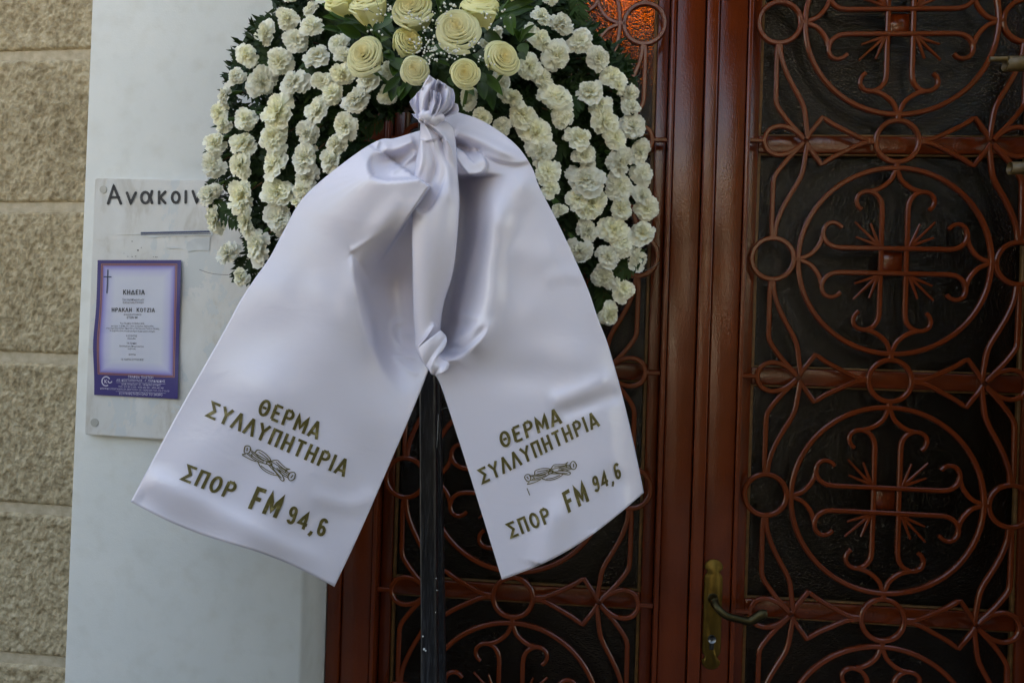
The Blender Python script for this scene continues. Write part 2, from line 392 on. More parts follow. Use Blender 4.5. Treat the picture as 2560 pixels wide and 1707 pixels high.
# ------------------------------------------------------------------ the double door
XR, XLf = 0., -.808
PER = .52; RB = .202; rs = .0452; SX = .2565; HX = .3157
def ring_pts(cx, cz, r, n): return [(cx + r * math.cos(2 * PI * k / n), cz + r * math.sin(2 * PI * k / n)) for k in range(n)]
_cache = {}
def grille_mesh(key, fn):
    if key not in _cache:
        v, f_ = fn(); me = bpy.data.meshes.new(key); me.from_pydata([tuple(a) for a in v], [], f_); me.update()
        me.polygons.foreach_set('use_smooth', [abs(p.normal.y) < .999 and len(p.vertices) == 4 for p in me.polygons]); [setattr(e, 'use_edge_sharp', True) for e in me.edges if (e.vertices[0] - e.vertices[1]) % 8 == 0]; me.materials.append(PAINT); _cache[key] = me
    return _cache[key]
def put(name, me, parent, loc, rot=0., sx=1, sz=1):
    o = bpy.data.objects.new(name, me); COL.objects.link(o); o.parent = parent
    o.location = Vector(loc) - parent.location; o.rotation_euler = (0, -rot, 0); o.scale = (sx, 1, sz); return o
def c2(pts, n=5): return [(p.x, p.y) for p in catmull([(a, b, 0) for a, b in pts], n)]
W_ = .0102
scroll = lambda: sweep_bar([(.0264, .027)] + c2([(.113, .027), (.130, .030), (.144, .040), (.1505, .055), (.1485, .069), (.141, .0785), (.130, .0815), (.119, .078), (.111, .0705)]), W_, .011, taper=(1, .85), y=.0)
ogee = lambda: sweep_bar(c2([(.1515, .052), (.155, .039), (.164, .024), (.178, .010), (.200, .001)]), W_ * .95, .010, y=.0003)
bigr = lambda: sweep_bar(ring_pts(0, 0, RB, 96), W_ * 1.05, .012, True)
smr = lambda: sweep_bar(ring_pts(0, 0, rs, 40), W_ * 1.05, .0125, True)
ray_ = lambda: sweep_bar([(.0, 0), (.02, 0), (.045, 0), (.073, .0)], .0064, .007, taper=(1.15, .7), y=0.)
rays_ = lambda: sweep_bar([(.0, 0), (.02, 0), (.035, 0), (.052, .0)], .0064, .007, taper=(1.15, .7), y=0.)
lance = lambda: sweep_bar([(-.192, .004), (-.185, .017), (-.1587, .052)] + c2([(-.1587, .052), (-.135, .036), (-.108, .022), (-.082, .009), (-.065, .0035), (-.048, .0025)])[1:], W_, .011, y=.0004)
loop_ = lambda: sweep_bar(c2([(-.198, .004), (-.212, .017), (-.229, .0275), (-.252, .0315), (-.273, .0225), (-.2825, 0), (-.273, -.0225), (-.252, -.0315), (-.229, -.0275), (-.212, -.017), (-.198, -.004)]), W_, .011, y=-.0003)
stub = lambda: sweep_bar([(-.281, 0), (-.3, 0), (-.3135, 0)], W_, .011)
petO = lambda: sweep_bar(c2([(-.2585, .216), (-.2605, .19), (-.2605, .14), (-.2600, .090)]) + c2([(-.258, .080), (-.250, .066), (-.230, .040), (-.2, .008)]), W_, .011, y=.0002)
petI = lambda: sweep_bar(c2([(-.2545, .216), (-.2510, .185), (-.240, .152), (-.224, .120), (-.208, .092), (-.199, .070), (-.194, .040), (-.190, .010)]), W_, .011, y=-.0002)
knob = lambda: sweep_bar([(-.006, 0), (-.002, 0), (.002, 0), (.006, 0)], .012, .0125)

def make_leaf(cx, label, zb, zt, st_l, st_r, with_handle):
    """st_l / st_r: outer x of the stiles (both beyond HX)"""
    leaf = thing('door_leaf', (cx, 0, .14), label, 'door')
    yf = .0                                        # plane of the ironwork
    # stiles and rails in three planes: front band, flange lip, recessed inner frame
    for s, xo in ((-1, st_l), (1, st_r)):
        xi = cx + s * HX
        a, b_ = sorted((xi + s * .011, xo)); mk('stile', box(a, b_, -.012, .05, .14, zt, .003, 2), PAINT, leaf)
        a, b_ = sorted((xi, xi + s * .0095)); mk('flange', box(a, b_, -.018, .05, zb, zt - .07, .002, 2), PAINT, leaf)
        a, b_ = sorted((xi - .001 * s, xi - s * .0265)); mk('inner_frame', box(a, b_, .027, .052, zb, zt - .07, .002, 2), PAINT, leaf)
        a, b_ = sorted((xi - s * .027, xi - s * .034)); mk('glazing_bead', box(a, b_, .034, .046, zb, zt - .07, .001), BEAD, leaf)
    mk('top_rail', box(cx - HX, cx + HX, -.012, .05, zt - .069, zt, .003), PAINT, leaf)
    mk('bottom_panel', box(cx - HX, cx + HX, -.010, .05, .14, zb - .002, .003), PAINT, leaf)
    mk('pane', box(cx - HX + .028, cx + HX - .028, .047, .0515, zb, zt - .07, 0), GLASS, leaf, False)
    ks = [-1, 0, 1, 2, 3]
    for k in ks:
        z = ZO - k * PER
        if zb < z - .02 and z + .02 < zt:
            mk('glazing_bar', box(cx - HX + .027, cx + HX - .027, .030, .0465, z - .019, z + .019, .003, 2), PAINT, leaf)
            mk('glazing_bead', box(cx - HX + .034, cx + HX - .034, .036, .0462, z + .0193, z + .0235, .001), BEAD, leaf)
            mk('glazing_bead', box(cx - HX + .034, cx + HX - .034, .036, .0462, z - .0235, z - .0193, .001), BEAD, leaf)
            put('small_ring', grille_mesh('small_ring', smr), leaf, (cx, yf, z))
            for sx in (1, -1):
                put('leaf_loop', grille_mesh('leaf_loop', loop_), leaf, (cx, yf, z), 0, sx, 1)
                put('stub', grille_mesh('stub', stub), leaf, (cx, yf, z), 0, sx, 1)
                for sz in (1, -1):
                    put('lance_bar', grille_mesh('lance_bar', lance), leaf, (cx, yf, z), 0, sx, sz)
                    put('petal_bar', grille_mesh('petal_bar_outer', petO), leaf, (cx, yf, z), 0, sx, sz)
                    put('petal_bar', grille_mesh('petal_bar_inner', petI), leaf, (cx, yf, z), 0, sx, sz)
    for k in (-.5, .5, 1.5, 2.5):
        z = ZO - k * PER
        put('big_ring', grille_mesh('big_ring', bigr), leaf, (cx, yf, z))
        for sx in (1, -1):
            put('small_ring', grille_mesh('small_ring', smr), leaf, (cx + sx * SX, yf, z))
            put('weld_link', grille_mesh('weld_link', knob), leaf, (cx + sx * (RB + .0045 + .0005), yf, z))
            put('weld_link', grille_mesh('weld_link', knob), leaf, (cx, yf, z + sx * (RB + .0065)), PI / 2)
        mk('centre_plate', box(cx - .022, cx + .022, .010, .014, z - .022, z + .022, .001), PAINT, leaf)
        for q in range(4):
            for sz in (1, -1):
                sc = put('scroll', grille_mesh('scroll', scroll), leaf, (cx, yf + (.0012 if q % 2 else -.0012), z), q * PI / 2, 1, sz)
                put('ogee_bar', grille_mesh('ogee_bar', ogee), leaf, (cx, yf, z), q * PI / 2, 1, sz)
            an = q * PI / 2 + PI / 4; b0 = Vector((math.cos(an), math.sin(an))) * .046
            for da, me in ((0, grille_mesh('ray', ray_)), (.42, grille_mesh('short_ray', rays_)), (-.42, grille_mesh('short_ray', rays_))):
                put('ray', me, leaf, (cx + b0.x, yf - .001, z + b0.y), an + da + rnd.uniform(-.03, .03))
        # short bars that close the centre square
        for s in (1, -1):
            put('square_bar', grille_mesh('square_bar', lambda: sweep_bar([(-.03, 0), (0, 0), (.03, 0)], W_, .0105)), leaf, (cx, yf - .0012 * 1, z + s * .027))
            put('square_bar', grille_mesh('square_bar', None), leaf, (cx + s * .0264, yf + .0012, z), PI / 2)
    return leaf
ZLB, ZLT = ZO - 3 * PER - .03, 2.80
LL = make_leaf(XLf, 'left oxblood door leaf with iron grille, behind the wreath', ZLB, ZLT, -1.203, -.4185, False)
RL = make_leaf(XR, 'right oxblood door leaf with iron grille and brass lever handle', ZLB, ZLT, -.387, .386, True)
mk('astragal', box(-.4165, -.3890, -.021, .0, .14, ZLT, .004, 3), PAINT, RL)
dfm = thing('door_frame', (-.404, 0, .12), 'oxblood outer frame fixed round the double door', 'door frame')
mk('jamb', box(JX0 + .0015, -1.2045, -.020, .06, .12, 2.82, .003, 2), PAINT, dfm)
mk('jamb', box(.3875, JX1 - .013, -.020, .06, .12, 2.82, .003, 2), PAINT, dfm)
mk('head', box(-1.203, .386, -.020, .06, 2.801, 2.828, .003, 2), PAINT, dfm)
mk('threshold', box(-1.203, .386, -.03, .06, .121, .138, .003, 2), GRAN, dfm)

# lock plate, lever and keyhole
pt, pb = at(1788, 1397, -.013), at(1773, 1672, -.013)
pcx = (pt.x + pb.x) / 2; z1, z0 = pt.z, pb.z
def outline(scale, y):
    h = (z1 - z0) / 2; zc = (z1 + z0) / 2; w = .0205; pts = []
    half = [(0, h), (.45 * w, h * .985), (.8 * w, h * .94), (.98 * w, h * .88), (1.0 * w, h * .84), (.70 * w, h * .80), (.66 * w, h * .75), (.9 * w, h * .71), (.98 * w, h * .66), (.98 * w, .3 * h), (.98 * w, 0)]
    right_ = half + [(x, -z) for x, z in half[-2::-1]]
    full = right_ + [(-x, z) for x, z in right_[-2:0:-1]]
    return [Vector((pcx + x * scale[0], y, zc + z * scale[1])) for x, z in full]
loops = [outline((1, 1), -.012), outline((1, 1), -.0145), outline((.9, .985), -.0165), outline((.8, .965), -.0160), outline((.76, .955), -.0172)]
V = [p for l in loops for p in l]; n = len(loops[0]); Fc = []
for i in range(len(loops) - 1):
    for k in range(n): Fc.append((i * n + k, i * n + (k + 1) % n, (i + 1) * n + (k + 1) % n, (i + 1) * n + k))
Fc.append(tuple((len(loops) - 1) * n + k for k in range(n)))
lp = mk('lock_plate', (V, Fc), BRASS, RL)
hv = at(1783, 1500, -.03); e1 = at(1912, 1541, -.062)
mk('handle_neck', tube([(pcx, -.016, hv.z), (pcx, -.02, hv.z), (pcx, -.024, hv.z), (pcx, -.045, hv.z - .004)], 0, 16, lambda t: .0125 - .004 * min(1, t * 2)), BRASSD, RL)
pp = catmull([(pcx, -.040, hv.z + .002), (pcx + .004, -.055, hv.z - .008), (pcx + .022, -.062, hv.z - .021), (pcx + .05, -.062, hv.z - .027), ((pcx + e1.x) / 2 + .02, -.060, hv.z - .030), (e1.x - .006, -.058, e1.z + .002), (e1.x + .004, -.056, e1.z)], 6)
mk('lever', tube(pp, 0, 16, lambda t: (.0085 - .0015 * math.sin(PI * min(1, t * 1.6)) + .000 , .0085 - .001 * t + (.0045 * max(0, t - .55) / .35 if t < .9 else .0045 * (1 - t) / .1) - (.006 * max(0, t - .93) / .07))), BRASSD, RL)
kz = at(1776, 1596, -.018).z
cy = mk('key_cylinder', tube([(pcx, -.0165, kz), (pcx, -.0215, kz), (pcx, -.0217, kz)], .0088, 24), STEEL, RL)
mk('keyhole', box(pcx - .0012, pcx + .0012, -.0228, -.0216, kz - .003, kz + .004, .0003), DARK, cy)
mk('cylinder_body', box(pcx - .0048, pcx + .0048, -.0212, -.0160, kz - .024, kz - .004, .002, 2), DARK, RL)

# inside: dark room and a lit lamp that glows through the hammered glass
tag(mk('interior_wall', box(-3, 2.5, 3.0, 3.1, 0, 3.3, 0), ROOM, None, False), kind='structure')
tag(mk('interior_ceiling', box(-3, 2.5, .41, 3.0, 3.32, 3.4, 0), ROOM, None, False), kind='structure')
LAMPM, ltn, lb = newmat('warm_lamp_glow'); lb.inputs['Emission Color'].default_value = (1, .36, .05, 1); lb.inputs['Emission Strength'].default_value = 8
lp_ = at(1590, -25, 1.0)
lamp = thing('hanging_lamp', lp_, 'lit orange lamp glowing behind the glass at the top of the left door leaf', 'lamp')
for dx, dz in ((0, 0), (-.035, .085), (.045, .07), (.0, .15)):
    V, Fc = tube([lp_ + Vector((dx, 0, dz - .04)), lp_ + Vector((dx, 0, dz - .02)), lp_ + Vector((dx, 0, dz + .015)), lp_ + Vector((dx, 0, dz + .04))], 0, 12, lambda t: .017 * math.sin(PI * (.12 + .76 * t)))
    mk('glass_shade', (V, Fc), LAMPM, lamp)
mk('hanging_rod', tube([lp_ + Vector((0, .02, .1)), Vector((lp_.x, lp_.y + .02, 3.31))], .006, 8), BRASSD, lamp)

# ------------------------------------------------------------------ notice board and funeral notice
YB = YWF - .016
nb = thing('notice_board', at(400, 770, YWF), 'worn marble notice slab with black engraved heading on the white strip', 'sign')
c_tl, c_bl = at(237, 446, YB), at(211, 1086, YB); zr_t = c_tl.z; zr_b = at(408, 1101, YB).z
xr = JX0 - .03
V = []
for y in (YB, YWF - .0005):
    V += [(c_bl.x, y, c_bl.z), (xr, y, c_bl.z + (zr_b - c_bl.z) * 1.5), (xr, y, zr_t), (c_tl.x, y, c_tl.z)]
bm = bmesh.new(); vs = [bm.verts.new(v) for v in V]
for q in ((0, 1, 2, 3), (7, 6, 5, 4), (0, 4, 5, 1), (1, 5, 6, 2), (2, 6, 7, 3), (3, 7, 4, 0)): bm.faces.new([vs[i] for i in q])
bmesh.ops.recalc_face_normals(bm, faces=bm.faces[:]); bmesh.ops.bevel(bm, geom=bm.edges[:], offset=.002, segments=2, affect='EDGES')
mk('slab', bm, MARBLE, nb, False)
def disc(px, py, r_px, Y, mat, par, name):
    c = at(px, py, Y); r = r_px / pxm(Y); mk(name, tube([c + Vector((0, .003, 0)), c + Vector((0, .0008, 0)), c], r, 20), mat, par, False)
disc(258, 474, 10, YB - .0012, PLUG, nb, 'screw_cap'); disc(236, 1056, 11, YB - .0012, PLUG, nb, 'screw_cap')

def strokes_mesh(strokes, mapf, th, nsub=1, cap=True, rnd_cap=False):
    """strokes: polylines in glyph units; each becomes a flat strip mapped by mapf"""
    V = []; Fc = []
    for s in strokes:
        pts = [Vector(p) for p in s]; dense = []
        for a, b in zip(pts, pts[1:]):
            k = max(1, int((b - a).length / .25) * nsub)
            dense += [a.lerp(b, i / k) for i in range(k)]
        dense.append(pts[-1]); n = len(dense); base = len(V)
        closed = (pts[0] - pts[-1]).length < 1e-4
        for i, p in enumerate(dense):
            if closed and i in (0, n - 1): t1 = (dense[-1] - dense[-2]).normalized(); t2 = (dense[1] - dense[0]).normalized()
            else:
                t1 = (p - dense[i - 1]).normalized() if i else (dense[1] - p).normalized(); t2 = (dense[i + 1] - p).normalized() if i < n - 1 else t1
            t = (t1 + t2); t = t.normalized() if t.length > 1e-3 else t1
            c = max(.55, t.dot(t1)); nn = Vector((-t.y, t.x)) * (th / 2 / c)
            q = p.copy()
            if cap and not closed and i == 0: q = q - t * th / 2 * .9
            if cap and not closed and i == n - 1: q = q + t * th / 2 * .9
            if rnd_cap and not closed and i in (0, n - 1): nn *= .55
            V.append(mapf(q.x + nn.x, q.y + nn.y)); V.append(mapf(q.x - nn.x, q.y - nn.y))
        for i in range(n - 1): Fc.append((base + 2 * i, base + 2 * i + 1, base + 2 * i + 3, base + 2 * i + 2))
        if rnd_cap and not closed:
            for i0 in (0, n - 1):
                c = dense[i0]; b0 = len(V); V.append(mapf(c.x, c.y))
                for k in range(12): V.append(mapf(c.x + th / 2 * math.cos(k * PI / 6), c.y + th / 2 * math.sin(k * PI / 6)))
                for k in range(12): Fc.append((b0, b0 + 1 + k, b0 + 1 + (k + 1) % 12))
    return V, Fc
def arc(cx, cy, rx, ry, a0, a1, n=14): return [(cx + rx * math.cos(R(a0 + (a1 - a0) * i / n)), cy + ry * math.sin(R(a0 + (a1 - a0) * i / n))) for i in range(n + 1)]
# condensed poster capitals (height 1)
GL = {
 'Θ': (.60, [arc(.3, .5, .21, .42, 0, 360, 20), [(.2, .5), (.4, .5)]]),
 'Ε': (.52, [[(.48, .92), (.12, .92)], [(.12, .92), (.12, .08)], [(.12, .08), (.48, .08)], [(.12, .51), (.42, .51)]]),
 'Ρ': (.55, [[(.12, .0), (.12, .92)], [(.12, .92), (.30, .92)] + arc(.30, .70, .17, .22, 90, -90, 10) + [(.12, .48)]]),
 'Μ': (.72, [[(.11, 0), (.11, .93), (.36, .25), (.61, .93), (.61, 0)]]),
 'Α': (.58, [[(.05, 0), (.28, .93), (.30, .93), (.53, 0)], [(.14, .27), (.44, .27)]]),
 'Σ': (.58, [[(.52, .92), (.10, .92), (.36, .50), (.08, .08), (.54, .08)]]),
 'Υ': (.58, [[(.05, .98), (.29, .52), (.53, .98)], [(.29, .52), (.29, 0)]]),
 'Λ': (.58, [[(.05, 0), (.28, .93), (.30, .93), (.53, 0)]]),
 'Π': (.58, [[(.11, 0), (.11, .92), (.47, .92), (.47, 0)]]),
 'Η': (.58, [[(.11, 0), (.11, 1)], [(.47, 0), (.47, 1)], [(.11, .5), (.47, .5)]]),
 'Τ': (.54, [[(.04, .92), (.50, .92)], [(.27, .92), (.27, 0)]]),
 'Ι': (.24, [[(.12, 0), (.12, 1)]]),
 'Ο': (.60, [arc(.3, .5, .20, .42, 0, 360, 20)]),
 'F': (.52, [[(.48, .92), (.12, .92), (.12, 0)], [(.12, .5), (.42, .5)]]),
 '9': (.52, [arc(.26, .70, .15, .22, 0, 360, 14), [(.41, .70), (.41, .35)] + arc(.26, .28, .15, .20, 0, -160, 8)]),
 '4': (.56, [[(.38, 0), (.38, .92), (.06, .28), (.52, .28)]]),
 ',': (.24, [[(.15, .08), (.14, -.04), (.05, -.20)]]),
 '6': (.52, [arc(.26, .30, .15, .22, 0, 360, 14), [(.11, .30), (.11, .65)] + arc(.26, .72, .15, .20, 180, 20, 8)]),
 ' ': (.3, []), 'Κ': (.58, [[(.12, 0), (.12, 1)], [(.52, 1), (.14, .44)], [(.25, .58), (.54, 0)]]), 'Δ': (.62, [[(.31, .93), (.56, .08), (.06, .08), (.31, .93)]]), 'Ζ': (.54, [[(.06, .92), (.48, .92), (.06, .08), (.50, .08)]]),
}
def word_strokes(txt, gap=.10):
    out = []; x = 0
    for ch in txt:
        w_, st = GL[ch]; out.append([[(px_ + x, py_) for px_, py_ in s] for s in st]); x += w_ + gap
    return out, x - gap

# engraved heading on the board: rounded lower-case letters, from zoomed outlines (pixels)
def bp(zx, zy): return (200 + zx / 3.92, 430 + zy / 3.92)
head = [
 [[(275, 310), (330, 140), (400, 310)], [(300, 250), (380, 250)]],
 [[(460, 205), (497, 305), (545, 205)]],
 [arc(640, 252, 40, 54, 0, 360, 16), [(705, 190), (690, 250), (705, 305)]],
 [[(775, 195), (775, 308)], [(835, 195), (785, 250), (835, 305)]],
 [arc(938, 250, 36, 52, 0, 360, 16)],
 [[(1037, 190), (1035, 300)]],
 [[(1105, 190), (1142, 295), (1185, 190)]],
 [arc(1255, 245, 18, 48, 100, 350, 10), arc(1300, 245, 22, 48, 190, 440, 10)],
 [arc(1395, 218, 32, 26, 20, 270, 8), arc(1395, 266, 32, 26, 90, 340, 8)],
 [[(1475, 190), (1475, 290)]],
 [arc(1555, 215, 34, 28, 20, 270, 8), arc(1555, 268, 34, 28, 90, 340, 8)],
 [arc(1655, 240, 34, 46, 30, 270, 10) + [(1680, 300), (1665, 325)]],
]
for g_ in head:
    V, Fc = strokes_mesh(g_, lambda x, y: tuple(at(*bp(x, y), YB - .0011)), 27, cap=False, rnd_cap=True)
    mk('letter', (V, Fc), ENGR, nb, False)
# torn remains of posters, a navy strip of tape
def sheet_px(pts, Y, mat, name, par, th=.0006):
    bm = bmesh.new(); vs = [bm.verts.new(at(x, y, Y)) for x, y in pts]; f_ = bm.faces.new(vs)
    r = bmesh.ops.extrude_face_region(bm, geom=[f_]); [setattr(v, 'co', v.co + Vector((0, th, 0))) for v in r['geom'] if isinstance(v, bmesh.types.BMVert)]
    bmesh.ops.recalc_face_normals(bm, faces=bm.faces[:]); return mk(name, bm, mat, par, False)
sheet_px([bp(*q) for q in ((360, 612), (600, 612), (600, 628), (660, 632), (700, 648), (760, 640), (900, 628), (1300, 622), (1300, 566), (1000, 575), (600, 585), (595, 604))], YB - .0014, PAPER, 'torn_paper', nb)
sheet_px([bp(*q) for q in ((595, 591), (1265, 575), (1272, 584), (1272, 592), (595, 606))], YB - .0022, NAVY, 'printed_strip', nb)
sheet_px([bp(*q) for q in ((595, 611), (1280, 600), (1280, 606), (595, 617))], YB - .0022, NAVY, 'printed_strip', nb)
sheet_px([bp(*q) for q in ((1050, 690), (1120, 655), (1200, 650), (1275, 640), (1268, 770), (1130, 768), (1060, 785), (1040, 740))], YB - .0013, PAPER, 'torn_paper', nb)
sheet_px([bp(*q) for q in ((830, 742), (930, 730), (1020, 765), (960, 748), (880, 752))], YB - .0013, PAPER, 'torn_paper', nb)
for q in ((510, 680, 9), (568, 768, 10), (430, 798, 6), (600, 742, 6), (720, 832, 5), (740, 834, 6), (755, 834, 6), (470, 828, 6), (510, 830, 6), (545, 826, 6)):
    x, y, r_ = q; sheet_px([bp(x + r_ * rnd.uniform(.5, 1.2) * math.cos(a), y + r_ * rnd.uniform(.3, .9) * math.sin(a)) for a in (0, 1, 2.1, 3.2, 4.2, 5.2)], YB - .0012, INK, 'ink_speck', nb, .0003)

# funeral notice sheet
fn = thing('funeral_notice', at(340, 820, YB - .002), 'purple-edged printed funeral notice taped on the marble board', 'notice')
YN = YB - .003
def nmap(u, v):            # u 0..1 left-right, v 0..1 top-down  -> pixel
    TL, TR, BR, BL = (147, 68), (843, 68), (815, 1225), (118, 1190)
    x = (TL[0] * (1 - u) + TR[0] * u) * (1 - v) + (BL[0] * (1 - u) + BR[0] * u) * v
    y = (TL[1] * (1 - u) + TR[1] * u) * (1 - v) + (BL[1] * (1 - u) + BR[1] * u) * v
    x -= 20 * math.exp(-((v - .62) / .2) ** 2) * (1 - u) ** 2
    return 200 + x / 3.336, 630 + y / 3.336
def ndep(u, v): return YN - .0022 * math.exp(-((v - .6) / .18) ** 2) * (1 - u) ** 2 - .0018 * u ** 6 * (1 + math.sin(v * 9)) - .001 * abs(math.sin(v * 5 + u * 3)) - .002 * max(0, .1 - v) * 10 * (1 - u) ** 3
nu, nv = 24, 40
bm = bmesh.new(); uvl = bm.loops.layers.uv.new('UVMap'); G = [[bm.verts.new(at(*nmap(i / nu, j / nv), ndep(i / nu, j / nv))) for i in range(nu + 1)] for j in range(nv + 1)]
for j in range(nv):
    for i in range(nu):
        f_ = bm.faces.new((G[j][i], G[j][i + 1], G[j + 1][i + 1], G[j + 1][i]))
        for l, (a, b_) in zip(f_.loops, ((i, j), (i + 1, j), (i + 1, j + 1), (i, j + 1))): l[uvl].uv = (a / nu, 1 - b_ / nv)
mk('sheet', bm, NOTICE, fn)
def nz2uv(zx, zy):         # zoom pixel -> u,v (approx. inverse of nmap)
    v = (zy - 68) / (1157 - 35 * (1 - (zx - 130) / 700)); xl = 147 - 29 * v - 20 * math.exp(-((v - .62) / .2) ** 2) ; xr_ = 843 - 28 * v
    return (zx - xl) / (xr_ - xl), v
def on_notice(zx, zy, off=.0005):
    u, v = nz2uv(zx, zy); return tuple(at(200 + zx / 3.336, 630 + zy / 3.336, ndep(u, v) - off - .0003))
_font_cache = {}
def text_mesh(txt, off=.0):
    cu = bpy.data.curves.new('t', 'FONT'); cu.body = txt; cu.resolution_u = 2; cu.offset = off; cu.size = 1
    o = bpy.data.objects.new('t', cu); COL.objects.link(o); bpy.context.view_layer.update()
    me = bpy.data.meshes.new_from_object(o.evaluated_get(bpy.context.evaluated_depsgraph_get()))
    V = [v.co.copy() for v in me.vertices]; Fc = [tuple(p.vertices) for p in me.polygons]
    bpy.data.objects.remove(o); bpy.data.curves.remove(cu); bpy.data.meshes.remove(me); return V, Fc
def text_line(txt, x0, y0, x1, y1, h, mat, off=0., par=fn, shear=0):
    """text whose box runs from (x0,y0) to (x1,y1) along its baseline (zoom pixels), capital height h"""
    V, Fc = text_mesh(txt, off)
    if not V: return
    mx = max(v.x for v in V); mn = min(v.x for v in V); out = []
    for v in V:
        a = (v.x - mn) / (mx - mn); out.append(on_notice(x0 + (x1 - x0) * a + shear * v.y * h, y0 + (y1 - y0) * a - v.y / .70 * h))
    mk('text_line', (out, Fc), mat, par, False)
T = text_line
def HEAD_(tx, x0, y0, x1, y1, h):
    ws, W = word_strokes(tx, .09)
    for st in ws:
        if st:
            V, Fc = strokes_mesh(st, lambda x, y: on_notice(x0 + (x1 - x0) * x / W, y0 + (y1 - y0) * x / W - y * h), .14, cap=False); mk('letter', (V, Fc), INK, fn, False)
HEAD_('ΚΗΔΕΙΑ', 357, 355, 540, 356, 41)
T('Τον Αγαπημένο μας', 353, 404, 537, 404, 16, INK); T('Σύζυγο και Πατέρα', 357, 429, 531, 428, 16, INK)
HEAD_('ΗΡΑΚΛΗ  ΚΟΤΖΙΑ', 263, 499, 624, 502, 35)
T('ΔΗΜΟΣΙΟΓΡΑΦΟΣ', 364, 528, 512, 529, 13, INK, 0, fn, .15); T('ΕΤΩΝ 88', 391, 555, 480, 555, 18, INK, .008)
T('Την Πέμπτη 14 Μαϊου 2026', 333, 602, 537, 602, 14, INK); T('και ώρα 11.00 πμ. θα ψαλεί η εξόδιος Ακολουθία', 260, 622, 612, 625, 13, INK)
T('στον ιερό Ναό Αγίων Αποστόλων Πέτρου και Παύλου Πεύκης', 218, 641, 662, 646, 13, INK); T('Η ταφή θα γίνει στο Κοιμητήριο Αμαρουσίου Αττικής', 248, 662, 626, 668, 13, INK)
T('Η ΣΥΖΥΓΟΣ', 386, 706, 476, 707, 14, INK, .006); T('Ευσταθία', 398, 728, 466, 729, 13, INK)
T('ΤΑ ΠΑΙΔΙΑ', 390, 768, 471, 769, 14, INK, .006); T('Βασιλική και Επαμεινώνδας', 330, 789, 533, 794, 13, INK); T('Ιωάννης', 400, 812, 465, 813, 13, INK)
T('ΑΝΙΨΙΑ', 405, 861, 465, 862, 13, INK, .006); T('ΟΙ ΛΟΙΠΟΙ ΣΥΓΓΕΝΕΙΣ', 342, 902, 530, 905, 14, INK, .005)
T('ΓΡΑΦΕΙΑ ΤΕΛΕΤΩΝ', 403, 1050, 610, 1056, 20, WINK, .006); T('ΑΘ. ΚΩΣΤΟΠΟΥΛΟΣ - Γ. ΠΑΡΔΑΚΙΔΗΣ', 303, 1077, 710, 1087, 19, WINK, .006)
T('ΛΕΩΦ. ΗΡΑΚΛΕΙΟΥ 351 • ΗΡΑΚΛΕΙΟ ΑΤΤΙΚΗΣ', 342, 1108, 672, 1117, 13, WINK); T('ΤΗΛ.: 210 28 10 300 • 6932 663 341 • 6932 663 340', 318, 1127, 696, 1140, 13, WINK)
T('ΚΕΝΤΡΙΚΟ (ΓΕΩΡΓΙΑΔΗΣ) ΕΛ. ΒΕΝΙΖΕΛΟΥ 127 • ΠΕΡΙΣΤΕΡΙ ΤΗΛ.: 210 57 15 670', 170, 1142, 745, 1165, 12, WINK)
T('ΕΞΥΠΗΡΕΤΗΣΗ ΟΛΟ ΤΟ 24ΩΡΟ', 328, 1187, 688, 1199, 18, WINK, .006)
def nstroke(name, strokes, th, mat, off=.0006):
    V, Fc = strokes_mesh(strokes, lambda x, y: on_notice(x, y, off), th, cap=False); mk(name, (V, Fc), mat, fn, False)
nstroke('cross', [[(232, 147), (229, 245), (224, 345)], [(197, 207), (263, 208)]], 10, NAVY)
nstroke('emblem', [arc(217, 1077, 34, 38, 60, 330, 20)], 9, WINK); nstroke('emblem', [[(206, 1062), (206, 1092)], [(225, 1062), (208, 1078), (226, 1093)]], 5, WINK)
nstroke('emblem', [arc(250, 1076, 15, 14, 200, 0, 10)], 7, WINK)
nstroke('rule', [[(303, 1087), (712, 1099)]], 2, WINK); nstroke('rule', [[(300, 1160), (715, 1177)]], 2, WINK)

